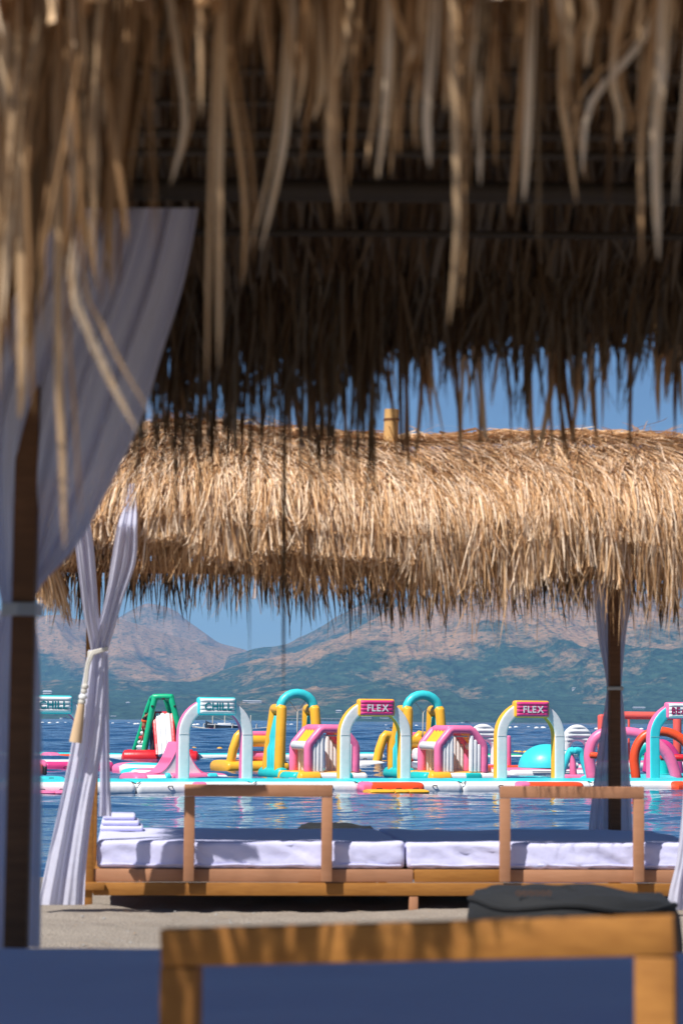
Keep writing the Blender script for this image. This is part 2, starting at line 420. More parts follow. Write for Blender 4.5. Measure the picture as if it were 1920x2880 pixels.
hill('main_hill', [(-500, 1950), (100, 1930), (250, 1925), (420, 1932), (540, 1918), (650, 1892), (740, 1862), (830, 1840), (960, 1792), (1060, 1750), (1150, 1714), (1250, 1694), (1400, 1682), (1600, 1690), (1750, 1710), (1860, 1738), (1920, 1752), (2100, 1800), (2420, 1850)],
     2950, 4700, hill_mat('main_hill_ground', 1, 0.05), 47, 125, 0.95, 260, 760, 4.0)
hill('shore_hill', [(-500, 1965), (90, 1955), (200, 1950), (330, 1968), (500, 1950), (640, 1962), (760, 1950), (900, 1962), (1100, 1955), (1300, 1968), (1500, 1958), (1700, 1972), (1900, 1960), (2420, 1965)],
     2900, 3500, hill_mat('shore_wood_ground', 12, -0.05), 61, 26, 0.8, 120, 760, 5.0)

# sea
ys = [18.0]
while ys[-1] < 9000: ys.append(ys[-1] + (0.5 if ys[-1] < 36 else max(0.11, ys[-1] * 0.0021)) * (1 if ys[-1] < 3000 else 12))
ys = np.array(ys); xs = np.concatenate([-np.geomspace(0.85, 0.2, 12)[:-1], np.linspace(-0.19, 0.19, 240), np.geomspace(0.2, 0.85, 12)[1:]])
YY, SS = np.meshgrid(ys, xs, indexing='ij'); XX = SS * (YY + 12); ZZ = np.zeros_like(XX)
dy = np.gradient(ys)[:, None]; calm = np.interp(ys, [30, 84, 120, 400], [0.36, 0.42, 1.0, 1.35])[:, None]
inner = np.clip((0.24 - np.abs(xs)) / 0.05, 0, 1)[None, :]
wr = random.Random(3)
for lam, slope, cnt in ((0.45, 0.07, 9), (0.8, 0.075, 9), (1.5, 0.06, 8), (3.2, 0.05, 7), (7, 0.05, 7), (15, 0.05, 6)):
    w8 = np.clip((lam / (2.6 * dy) - 1) * 2, 0, 1)
    for _ in range(cnt):
        l = lam * wr.uniform(0.7, 1.4); th = wr.gauss(0, 0.55); k_ = 2 * math.pi / l; amp_ = slope * 1.41 / k_ / math.sqrt(cnt)
        gust = 0.5 + vnoise(XX / (9 * lam + 6) + wr.random() * 99, YY / (14 * lam + 9), wr.randint(1, 99))
        ZZ += w8 * calm * inner * amp_ * gust * np.sin(k_ * (XX * math.sin(th) + YY * math.cos(th)) + wr.uniform(0, 6.28))
grid_mesh('sea', np.stack([XX, YY, WZ + ZZ], -1), water_mat())
# beach
def ground_z(x, y):
    b = np.interp(y, [-10, 7, 12, 16, 19, 23, 36, 46, 60], [0.16, 0.14, 0.05, 0.0, -0.02, -0.25, -1.04, -1.7, -2.6])
    n = (fbm(x * 1.1, y * 1.1, 4, 5) - 0.5) * 0.09 + (fbm(x * 3.2, y * 3.2, 3, 9) - 0.5) * 0.06
    return b + n
ys = np.concatenate([np.linspace(-10, 9, 40), np.linspace(9.1, 20, 180), np.linspace(20.3, 60, 60)]); xs = np.concatenate([np.linspace(-60, -6.2, 30), np.linspace(-6, 6, 240), np.linspace(6.2, 60, 30)])
YY, XX = np.meshgrid(ys, xs, indexing='ij')
grid_mesh('beach_sand', np.stack([XX, YY, ground_z(XX, YY)], -1), sand_mat())

# haze
hz = MB(); rbox(hz, (-9500, -60, -5), (9500, 9900, 372), 0)
hm = bpy.data.materials.new('sea_haze'); hm.use_nodes = True; hm.node_tree.nodes.clear()
ho = hm.node_tree.nodes.new('ShaderNodeOutputMaterial'); hv = hm.node_tree.nodes.new('ShaderNodeVolumePrincipled')
hv.inputs['Density'].default_value = 1.02e-4; hv.inputs['Color'].default_value = (0.25, 0.57, 1.0, 1); hv.inputs['Anisotropy'].default_value = 0.0
hm.node_tree.links.new(hv.outputs[0], ho.inputs['Volume'])
hzo = obj('haze', hz, hm, smooth=False); hzo['kind'] = 'stuff'

# settlements on the far shore: found on the hillside by looking along the pixel
bpy.context.view_layer.update(); dg = bpy.context.evaluated_depsgraph_get()
def hillspot(px, py):
    o = EYE.copy(); d = ray(px, py).normalized()
    o = o + d * 400
    for _ in range(6):
        ok, loc, nrm, idx, ob, mt = sc.ray_cast(dg, o, d)
        if not ok: return at(px, py, 3200)
        if ob.name != 'haze': return loc
        o = loc + d * 2
    return loc
def house(px, py, wpx, hpx, label, roof='roofing', n=1):
    p = hillspot(px, py); k = p.y / FPX; w = wpx * k; h = hpx * k; dp = max(6, w * 0.4)
    t = thing('house', label, 'house', p, 'houses on the far shore')
    a = MB(); rbox(a, (p.x - w / 2, p.y - dp / 2, p.z - 6), (p.x + w / 2, p.y + dp / 2, p.z + h * 0.62), 0); obj('wall', a, M['wall'], t, False)
    z0 = p.z + h * 0.62 - 0.02; z1 = p.z + h; e = 0.8
    a = MB(); a.add([(p.x - w / 2 - e, p.y - dp / 2 - e, z0), (p.x + w / 2 + e, p.y - dp / 2 - e, z0), (p.x + w / 2 + e, p.y + dp / 2 + e, z0), (p.x - w / 2 - e, p.y + dp / 2 + e, z0), (p.x - w / 2 + e, p.y, z1), (p.x + w / 2 - e, p.y, z1)],
                    [(0, 1, 5, 4), (2, 3, 4, 5), (1, 2, 5), (3, 0, 4), (3, 2, 1, 0)]); obj('roof', a, M[roof], t, False)
    return t
house(134, 1951, 24, 9, 'large pale roofed house on hillside above the left CHILL sign')
house(360, 1979, 10, 5, 'small pale house on wooded slope left of the green tower')
house(716, 1976, 40, 6, 'long low white building on the slope right of the middle CHILL sign')
house(690, 1974, 14, 5, 'short white building at the left end of the long low one')
house(952, 2003, 16, 6, 'pale house on far shore directly left of the nearer FLEX sign')
house(1795, 1993, 34, 5, 'low pink grey building on slope left of the BEACH sign')
house(1612, 1938, 9, 4, 'tiny pale house high on wooded slope right of the farther FLEX sign')
house(1030, 2019, 30, 5, 'long grey waterfront shed seen under the nearer FLEX sign')
house(1080, 2019, 26, 6, 'white waterfront house under the right end of nearer FLEX sign')
house(765, 2016, 10, 4, 'small shed on far shore below the yellow and turquoise swing arch')
house(320, 2016, 14, 3, 'small sand coloured shed at the waterline left of the green tower')
# pale quarry heap and pier
p = hillspot(880, 2016)
a = MB(); vs = []; fs = []
ringn = 28
for j, (q, h) in enumerate([(1, -2), (0.8, 2.2), (0.55, 4.5), (0.3, 6.6), (0.1, 7.6)]):
    for i in range(ringn):
        an = 2 * math.pi * i / ringn; w = 1 + 0.18 * math.sin(an * 5 + j) + rnd.uniform(-.06, .06)
        vs.append((p.x + math.cos(an) * 27 * q * w + (6 - h) * 0.8, p.y + 25 + math.sin(an) * 24 * q * w, WZ + h + rnd.uniform(-1, 1)))
for j in range(4):
    for i in range(ringn): fs.append((j * ringn + i, j * ringn + (i + 1) % ringn, (j + 1) * ringn + (i + 1) % ringn, (j + 1) * ringn + i))
fs.append(tuple(range(4 * ringn, 5 * ringn)))
a.add(vs, fs); tag(obj('quarry_heap', a, M['concrete'], None, True, loc=(p.x, p.y, WZ)), 'pale heap of quarried rock on the far shore behind the swing arch', 'rock heap')
p0 = at(790, 2020, 2750); p1 = at(975, 2021, 2750)
t = thing('pier', 'long grey pier on piles along the far shore below the rock heap', 'pier', (p0.x, p0.y, WZ))
a = MB(); bar(a, (p0.x, p0.y, WZ + 2.6), (p1.x, p1.y, WZ + 2.6), 7, 0.9, bev=0); obj('deck', a, M['concrete'], t, False)
for i in range(16):
    x = p0.x + (p1.x - p0.x) * i / 15
    a = MB(); tube(a, [(x, p0.y, WZ - 1.5), (x, p0.y, WZ + 2.2)], 0.7, 6, caps=False); obj('pile', a, M['concrete'], t)

# ------------------------------------------------------------------ inflatable park
# frame of the front walkway: s along it, q away from the beach, turned 20 degrees
YAW = R(20)
tv = Vector((math.cos(YAW), math.sin(YAW), 0)); nv = Vector((-math.sin(YAW), math.cos(YAW), 0))
O = at(1051, 2187, 83.0); O.z = 0
def Wd(s, q, z): return O + tv * s + nv * q + Vector((0, 0, z))
def s_at(px, q=0.0):
    o = O + nv * q; k = at(px, 2150, 80).x / 80
    return (k * o.y - o.x) / (tv.x - k * tv.y)
TOP = -0.66
def loc_frame(px, Y, z=WZ):                       # yawed local frame standing at a pixel column, Y metres out
    b = at(px, 2150, Y); b.z = z
    return b, (lambda v: Vector((b.x, b.y, 0)) + tv * v.x + nv * v.y + Vector((0, 0, v.z)))

def rring(w, h, n=28, e=5.0):
    out = []
    for i in range(n):
        a = 2 * math.pi * (i + 0.5) / n; c, s_ = math.cos(a), math.sin(a)
        out.append((math.copysign(abs(c) ** (2 / e), c) * w, math.copysign(abs(s_) ** (2 / e), s_) * h))
    return out
def float_tube(mb, s0, s1, q0, q1, z0, z1, mside, mtop, end=0.16, e=3.2, T=Wd, n=30):
    """long cushion with soft ends; material by where the surface looks"""
    cq, cz, hq, hz_ = (q0 + q1) / 2, (z0 + z1) / 2, (q1 - q0) / 2, (z1 - z0) / 2
    sec = rring(1, 1, n, e); rings = []
    L = s1 - s0
    st = [(0.0, 0.72), (0.03, 0.86), (end * 0.35, 0.95), (end, 1.0)]
    ss = [(s0 + a, k) for a, k in st] + [(s0 + L * f, 1.0 + 0.01 * math.sin(f * 19)) for f in (0.25, 0.4, 0.5, 0.6, 0.75)] + [(s1 - a, k) for a, k in reversed(st)]
    vs = []; fs = []; mi = []
    for s, k in ss:
        kq = hq - (1 - k) * min(hq, hz_); kz = hz_ * (1 - (1 - k) * 0.9)
        for x, y in sec: vs.append(T(s, cq + x * kq, cz + y * kz))
    for i in range(len(ss) - 1):
        for j in range(n):
            a = i * n + j; b = i * n + (j + 1) % n; fs.append((a, a + n, b + n, b))
            y = (sec[j][1] + sec[(j + 1) % n][1]) / 2
            x = (sec[j][0] + sec[(j + 1) % n][0]) / 2
            mi.append(mtop if y > 0.80 else mside)
    fs.append(tuple(range(n))); mi.append(mside)
    k = (len(ss) - 1) * n; fs.append(tuple(range(k + n - 1, k - 1, -1))); mi.append(mside)
    T0 = mb.T; mb.T = None; mb.add(vs, fs, mi); mb.T = T0

# front walkway modules: joints as in the photograph
JX = [-240, 60, 387, 714, 1012, 1303, 1667, 2010, 2350]
QF, QB = -2.0, 1.0
side_names = ['left end module behind the curtain', 'module carrying the left CHILL arch', 'module left of the middle CHILL arch', 'module between middle CHILL and nearer FLEX arches',
              'module under the nearer FLEX arch', 'module under the farther FLEX arch', 'module behind the back curtain post', 'right end module beyond the BEACH arch']
for i in range(8):
    s0, s1 = s_at(JX[i], QF) + 0.02, s_at(JX[i + 1], QF) - 0.02
    t = thing('walkway_float', 'white inflatable walkway with turquoise top, ' + side_names[i], 'walkway', Wd((s0 + s1) / 2, QF, WZ), 'front inflatable walkway modules')
    a = MB(); float_tube(a, s0, s1, QF, QB, -1.30, TOP, 0, 1); obj('float', a, [M['white'], M['cyan']], t, angle=60)
    for f in ((0.5,) if s1 - s0 < 3.2 else (0.28, 0.72)):
        s = s0 + (s1 - s0) * f; h = MB()
        tube(h, [Wd(s - 0.075, QF - 0.0, -0.90), Wd(s - 0.06, QF - 0.05, -0.86), Wd(s + 0.06, QF - 0.05, -0.86), Wd(s + 0.075, QF - 0.0, -0.90)], 0.017, 6)
        obj('handle', h, M['black'], t)
    h = MB(); 
    tube(h, [Wd(s1 - 0.12, QF + 0.14, TOP - 0.07), Wd(s1, QF + 0.03, -0.79)], 0.018, 6); obj('strap', h, M['black'], t)
    h = MB(); tube(h, [Wd(s0 + 0.12, QF + 0.14, TOP - 0.07), Wd(s0, QF + 0.03, -0.79)], 0.018, 6); obj('strap', h, M['black'], t)

def letters(word, parent, W_, H_, base, T, mat, gap=0.12):
    """each letter its own mesh, laid on the sign face. T(u, w, out)"""
    cu = bpy.data.curves.new('letters', 'FONT'); cu.size = 1; cu.offset = 0.025; cu.extrude = 0.03; cu.resolution_u = 3
    tmp = bpy.data.objects.new('letters', cu); col.objects.link(tmp)
    ms = []
    for ch in word:
        cu.body = ch; bpy.context.view_layer.update(); d = bpy.context.evaluated_depsgraph_get()
        me = bpy.data.meshes.new_from_object(tmp.evaluated_get(d)); xs_ = [v.co.x for v in me.vertices]; ys_ = [v.co.y for v in me.vertices]
        ms.append((me, min(xs_), max(xs_), min(ys_), max(ys_)))
    bpy.data.objects.remove(tmp)
    tot = sum(b - a for _, a, b, _, _ in ms) + gap * (len(ms) - 1); x = -W_ / 2; k = W_ / tot
    for me, a, b, y0, y1 in ms:
        mb = MB(); mb.add([T(x + (v.co.x - a) * k, -H_ / 2 + (v.co.y - 0.0) / 0.72 * H_, v.co.z) for v in me.vertices], [tuple(p.vertices) for p in me.polygons])
        obj('letter', mb, mat, parent, smooth=False); x += (b - a + gap) * k; bpy.data.meshes.remove(me)

def arch(cpx, word, label, mside, mfront, mpanel, mborder, mink):
    s = s_at(cpx, 0.0); t = thing('inflatable_arch', label, 'archway', Wd(s, 0, TOP), 'word arches along the front walkway')
    w, dpt, zst, ro = 0.40, 0.38, 0.79, 1.30; rc = ro - w / 2
    path = [(-rc, TOP - 0.03), (-rc, TOP + 0.25), (-rc, 0.2), (-rc, zst - 0.04), (-rc, zst)] + [(-rc * math.cos(a), zst + rc * 0.94 * math.sin(a)) for a in [math.pi * k / 22 for k in range(1, 22)]] + [(rc, zst), (rc, zst - 0.04), (rc, 0.2), (rc, TOP + 0.25), (rc, TOP - 0.03)]
    n = 28; sec = rring(1, 1, n, 6.5); vs = []; fs = []; mi = []
    for i, (x, z) in enumerate(path):
        x0, z0 = path[max(i - 1, 0)]; x1, z1 = path[min(i + 1, len(path) - 1)]
        tx, tz = x1 - x0, z1 - z0; l = math.hypot(tx, tz); nx, nz = tz / l, -tx / l
        pin = 0.975 if abs(z - zst) < 1e-6 else 1.0
        for a, b in sec: vs.append(Wd(s + x + nx * a * w / 2 * pin, b * dpt / 2 * pin, z + nz * a * w / 2 * pin))
    for i in range(len(path) - 1):
        for j in range(n):
            a = i * n + j; b = i * n + (j + 1) % n; fs.append((a, a + n, b + n, b))
            yb = (sec[j][1] + sec[(j + 1) % n][1]) / 2; mi.append(1 if abs(yb) > 0.86 else 0)
    a = MB(); a.add(vs, fs, mi); obj('arch_tube', a, [mside, mfront], t, angle=60)
    # seams
    for sx in (-1, 1):
        for sy in (-1,):
            k = MB(); tube(k, [Wd(s + sx * rc - w / 2 * 0.93, -dpt / 2 - 0.003, zst), Wd(s + sx * rc + w / 2 * 0.93, -dpt / 2 - 0.003, zst)], 0.006, 5); obj('seam', k, M['grey'], t)
    # sign
    z0, z1, hw, q0 = 1.43, 2.03, 0.665, -0.30
    zc = (z0 + z1) / 2
    a = MB(); a.T = lambda v: Wd(s + v.x, v.y, v.z); rbox(a, (-hw, q0, z0), (hw, q0 + 0.34, z1), 0.09, 0, 3); sg = obj('sign_cushion', a, mborder, t)
    # tufted front panel: four horizontal rolls
    nu, nw = 24, 33; P = []; fs = []
    for i in range(nw):
        for j in range(nu):
            u = j / (nu - 1) * 2 - 1; v = i / (nw - 1) * 2 - 1
            ed = (1 - abs(u) ** 10) * (1 - abs(v) ** 12); roll = abs(math.sin((v + 1) * math.pi * 2.0)) ** 0.45
            P.append(Wd(s + u * (hw - 0.055), q0 + 0.012 - 0.085 * ed * (0.35 + 0.65 * roll) , zc + v * ((z1 - z0) / 2 - 0.045)))
    for i in range(nw - 1):
        for j in range(nu - 1): q = i * nu + j; fs.append((q, q + 1, q + nu + 1, q + nu))
    a = MB(); a.add(P, fs); pn = obj('panel', a, mpanel, sg, angle=180)
    def TT(u, w_, out): 
        v = (w_) / ((z1 - z0) / 2); roll = abs(math.sin((v + 1) * math.pi * 2.0)) ** 0.45
        return Wd(s + u, q0 + 0.012 - 0.083 - out * 0.2, zc + w_)
    letters(word, sg, 0.94 if word == 'CHILL' else (0.78 if word == 'FLEX' else 1.06), 0.235, zc, TT, mink)
    return t
arch(141, 'CHILL', 'left CHILL arch mostly behind the curtain, white with pink sides', M['pink'], M['white'], M['white'], M['cyan'], M['tealink'])
arch(603, 'CHILL', 'middle CHILL arch, white with pink sides and a teal edged white sign', M['pink'], M['white'], M['white'], M['cyan'], M['tealink'])
arch(1051, 'FLEX', 'nearer FLEX arch, white with yellow sides, left of the two', M['yellow'], M['white'], M['magenta'], M['yellow'], M['whiteink'])
arch(1487, 'FLEX', 'farther FLEX arch, white with yellow sides, right of the two', M['yellow'], M['white'], M['magenta'], M['yellow'], M['whiteink'])
arch(1912, 'BEACH', 'turquoise fronted BEACH arch with pink sides at the right edge', M['pink'], M['cyan'], M['white'], M['pink'], M['magink'])

def bumper(px0, px1, label, mend, mbody, pads=None, mpad='yellow'):
    s0, s1 = s_at(px0, QF), s_at(px1, QF)
    t = thing('boarding_step', label, 'float', Wd((s0 + s1) / 2, QF - 0.3, WZ), 'boarding cushions along the front walkway')
    a = MB(); float_tube(a, s0, s1, QF - 0.52, QF + 0.12, -1.14, -0.735, 0, 0, 0.3, 2.6); obj('cushion', a, mbody, t, angle=70)
    a = MB(); e0 = s0 - 0.22; float_tube(a, e0, s0 + 0.16, QF - 0.50, QF + 0.12, -1.12, -0.72, 0, 0, 0.08, 2.8); obj('end_band', a, mend, t, angle=70)
    if pads:
        for k, (pa, pb) in enumerate(pads):
            a = MB(); float_tube(a, s_at(pa, QF - 1), s_at(pb, QF - 1), QF - 1.35, QF - 0.5, -1.12, -0.95, 0, 0, 0.2, 2.2); pd = obj('paddle_pad', a, M[mpad], t, angle=70)
            sm_ = (s_at(pa, QF - 1) + s_at(pb, QF - 1)) / 2
            h = MB(); tube(h, [Wd(sm_ - 0.1, QF - 1.0, -0.955), Wd(sm_ - 0.08, QF - 1.0, -0.92), Wd(sm_ + 0.08, QF - 1.0, -0.92), Wd(sm_ + 0.1, QF - 1.0, -0.955)], 0.015, 6); obj('handle', h, M['black'], pd)
bumper(560, 708, 'long white boarding cushion with pink end under the middle CHILL arch', M['pink'], M['white'])
bumper(1024, 1178, 'orange boarding cushion with pink end and yellow pads under nearer FLEX arch', M['pink'], M['orange'], [(1034, 1100), (1104, 1140), (1142, 1197)])
bumper(1464, 1624, 'orange boarding cushion with pink end under the farther FLEX arch', M['pink'], M['orange'])
bumper(1902, 2060, 'white boarding cushion with orange end below the BEACH arch', M['orange'], M['white'])
bumper(70, 215, 'white boarding cushion with pink lower pad behind the left curtain', M['pink'], M['white'], [(90, 150), (152, 205)], 'pink')

# small things on the walkway at its left end
b, T = loc_frame(113, 84.5)
t = thing('orange_float', 'orange inflatable block with black edge at left end of the walkway', 'float', b)
a = MB(); a.T = T; rbox(a, (-0.35, -0.3, TOP - 0.02), (0.07, 0.3, TOP + 0.36), 0.08, 0, 3); obj('block', a, M['orange'], t)
a = MB(); a.T = T; rbox(a, (0.073, -0.28, TOP - 0.02), (0.20, 0.28, TOP + 0.28), 0.05, 0, 3); obj('edge', a, M['black'], t)

# generic floats farther out
def lowfloat(px0, px1, Y0, Y1, ztop, wq, label, msd, mtp, group='walkway floats behind the front line', mend=None, name='walkway_float'):
    A = at(px0, 2150, Y0); B = at(px1, 2150, Y1); A.z = B.z = 0; d = (B - A); L = d.length; d.normalize(); nn = Vector((-d.y, d.x, 0))
    T = lambda s, q, z: A + d * s + nn * q + Vector((0, 0, z))
    t = thing(name, label, 'walkway', (A.x, A.y, WZ), group)
    a = MB(); float_tube(a, 0, L, 0, wq, -1.25, ztop, 0, 1, T=T); obj('float', a, [msd, mtp], t, angle=60)
    if mend:
        a = MB(); float_tube(a, -0.5, 0.12, -0.015, wq + 0.015, -1.24, ztop + 0.01, 0, 0, 0.12, T=T); obj('end_band', a, mend, t, angle=60)
    h = MB(); tube(h, [T(L * .3 - 0.1, -0.0, -0.92), T(L * .3 - 0.08, -0.05, -0.88), T(L * .3 + 0.08, -0.05, -0.88), T(L * .3 + 0.1, 0, -0.92)], 0.02, 6); obj('handle', h, M['black'], t)
    return t
lowfloat(-120, 158, 132, 134, -0.62, 2.2, 'far white float with turquoise top at left of the orange one', M['white'], M['cyan'])
lowfloat(166, 236, 131.5, 132, -0.60, 2.2, 'far orange float with pink end partly behind the curtain', M['orange'], M['cyan'], mend=M['pink'])
lowfloat(240, 352, 132, 132.5, -0.62, 2.2, 'far white float with turquoise top just left of green tower', M['white'], M['cyan'])
lowfloat(556, 700, 134, 136, -0.62, 2.2, 'far white float with turquoise top seen through the middle CHILL arch', M['white'], M['cyan'])
lowfloat(705, 905, 136, 138, -0.62, 2.2, 'far white float with turquoise top behind the pink huts and swing', M['white'], M['cyan'])
lowfloat(1000, 1085, 138, 139, -0.55, 2.4, 'far white float with turquoise top right of the nearer FLEX arch leg', M['white'], M['cyan'])
lowfloat(1390, 1480, 140, 141, -0.6, 2.2, 'far green and white float seen through the farther FLEX arch', M['white'], M['green'])
lowfloat(128, 322, 108, 109, -0.58, 2.6, 'pink float with white top left of the pink ramp', M['magenta'], M['white'], mend=M['pink'])
lowfloat(332, 430, 105.5, 103.5, -0.62, 2.2, 'white float with turquoise top leading to the pink ramp', M['white'], M['cyan'], mend=M['pink'])
lowfloat(362, 440, 98.5, 97.5, -0.72, 2.0, 'white float with pink top beside the foot of the pink ramp', M['white'], M['pink'], mend=M['cyan'])
lowfloat(125, 190, 88, 88.5, -0.82, 1.2, 'flat turquoise pad on the water at left end behind walkway', M['cyan'], M['cyan'])
lowfloat(1012, 1090, 112, 113, -0.58, 1.8, 'white float joining the two yellow climbing frames', M['white'], M['white'])
lowfloat(714, 748, 112.5, 113, -0.62, 1.8, 'white float at the foot of the left yellow climbing frame', M['white'], M['white'])
lowfloat(1765, 1960, 118, 121, -0.60, 2.4, 'pink and white float under the salmon frame on right', M['white'], M['pink'])
lowfloat(1765, 1980, 126, 128, -0.45, 1.6, 'green topped float farthest back under the salmon frame', M['cyan'], M['green'])
lowfloat(1790, 2050, 92.8, 96, -0.72, 3.2, 'turquoise float carrying the orange hoop tunnel', M['cyan'], M['cyan'])
lowfloat(1368, 1384, 103, 103.4, -0.5, 1.2, 'small orange float between the right pink hut and FLEX arch', M['orange'], M['orange'])

# pink double ramp beside the middle CHILL arch
b, T = loc_frame(512, 90.5)
t = thing('wave_ramp', 'pink curved inflatable ramp with white sides behind the middle CHILL arch', 'ramp', b)
zb, H, hwd, dep = -0.72, 1.16, 0.98, 1.55
prof = [(-hwd + 2 * hwd * i / 40) for i in range(41)]
zf = lambda x: zb + H * (max(0.0, (hwd - max(abs(x) - 0.10, 0) * 1.11) / hwd) ** 2.1)
vs = []; fs = []
for j in range(9):
    y = dep * j / 8
    for x in prof: vs.append((x, y, zf(x) + 0.012 * math.sin(j * math.pi)))
for j in range(8):
    for i in range(40): q = j * 41 + i; fs.append((q, q + 1, q + 42, q + 41))
a = MB(); a.T = T; a.add(vs, fs); obj('ramp_surface', a, M['pink'], t, angle=180)
for y, nm in ((0.0, 'side_wall'), (dep, 'side_wall')):
    vs = []; fs = []
    for i, x in enumerate(prof): vs += [(x, y + (0.003 if y == 0 else -0.003), zf(x) - 0.01), (x, y + (0.003 if y == 0 else -0.003), zb - 0.02)]
    for i in range(40): fs.append((2 * i, 2 * i + 1, 2 * i + 3, 2 * i + 2))
    a = MB(); a.T = T; a.add(vs, fs); obj(nm, a, M['white'], t)
a = MB(); a.T = T; tube(a, [(x, -0.01, zf(x)) for x in prof], 0.018, 6); obj('piping', a, M['pink'], t)
for k in range(5):
    y = 0.25 + k * 0.27; x = -0.40
    a = MB(); a.T = T; a.add([(x - 0.035, y - 0.05, zf(x - 0.035) + 0.012), (x + 0.04, y - 0.03, zf(x + 0.04) + 0.012), (x + 0.04, y + 0.06, zf(x + 0.04) + 0.012), (x - 0.10, y + 0.02, zf(x - 0.10) + 0.012)], [(0, 1, 2, 3)])
    obj('grip_slot', a, M['magink'], t)
a = MB(); TF = lambda s, q, z: T(Vector((s, q, z)))
float_tube(a, -1.85, 1.75, -0.35, dep + 0.35, -1.25, zb, 0, 1, T=TF); obj('base_float', a, [M['white'], M['pink']], t, angle=60)
a = MB(); float_tube(a, -1.9, -1.35, -0.37, dep + 0.37, -1.24, zb + 0.012, 0, 0, T=TF); obj('end_band', a, M['pink'], t, angle=60)
for x0, x1, mt in ((-0.7, -0.5, 'cyan'), (-0.45, 0.9, 'pink'), (0.95, 1.3, 'cyan')):
    a = MB(); float_tube(a, x0, x1, -0.38, 0.02, -1.22, zb + 0.016, 0, 0, 0.05, T=TF); obj('colour_band', a, M[mt], t, angle=60)

# yellow swing arches
def swing(px, Y, label):
    b, T = loc_frame(px, Y)
    t = thing('swing_arch', label, 'swing', b, 'yellow swing arches with turquoise tops')
    zb, zt, r = -0.78, 1.78, 0.215; W = 0.72
    for sx in (-1, 1):
        x0, x1 = sx * (W + 0.13), sx * W
        for nm, y0, y1 in (('front_leg', 0.0, 0.15), ('rear_leg', 1.55, 1.10)):
            a = MB(); a.T = T; tube(a, [(x0, y0, zb), (x0, y0, zb + 0.3), ((x0 * .5 + x1 * .5), (y0 + y1) / 2, 0.62), (x1, y1, zt - 0.1), (x1, y1, zt)], [r * 1.02, r, r * 1.01, r * 0.98, r * .9], 14); obj(nm, a, M['yellow'], t)
        a = MB(); a.T = T; tube(a, [(x1, 0.15, zt - 0.05), (x1, 1.10, zt - 0.05)], r * 0.97, 14); obj('shoulder', a, M['yellow'], t)
        # turquoise net of three ribs between the legs
        for k in range(3):
            f = 0.28 + 0.22 * k; a = MB(); a.T = T
            tube(a, [(x0, 1.55 * f, zb), (x0, 1.55 * f, 0.1), ((x0 + x1) / 2 - sx * 0.05, 0.12 + 1.3 * f, 0.35), ((x0 + x1) / 2, 0.08 + 1.3 * f, 0.6), (x1, 0.15 + 0.95 * f, zt - 0.35)], [0.17, 0.17, 0.19, 0.17, 0.10], 8); obj('net_rib', a, M['cyan'], t)
        a = MB(); a.T = T; tube(a, [(x0, -0.45, -0.92), (x0, 2.0, -0.92)], 0.27, 12); obj('base_tube', a, M['teal'], t)
    arc = [(-W * math.cos(math.pi * k / 10) * 1.0, 0.30, zt - 0.03 + 0.62 * math.sin(math.pi * k / 10)) for k in range(11)]
    a = MB(); a.T = T; tube(a, arc, 0.2, 14); obj('top_arch', a, M['cyan'], t)
    for sx in (-1, 1):
        a = MB(); a.T = T; tube(a, [(sx * 0.42, 0.3, 2.16), (0.02, 0.3, 1.62)], 0.016, 6); obj('bridle', a, M['rope'], t)
    a = MB(); a.T = T; tube(a, [(0.02, 0.3, 1.62), (0.0, 0.3, 0.55)], 0.028, 6); obj('swing_rope', a, M['rope'], t)
    a = MB(); a.T = T; tube(a, [(0.0, 0.3, 0.5), (0.0, 0.3, 0.56)], 0.06, 8); obj('knot', a, M['rope'], t)
    return t
sw = swing(841, 99.5, 'left yellow swing arch with turquoise top, left of the nearer FLEX arch')
d2 = at(1195, 2150, 101.5) - at(841, 2150, 99.5); d2.z = 0
dup(sw, d2, 'right yellow swing arch with turquoise top, partly behind the nearer FLEX arch')

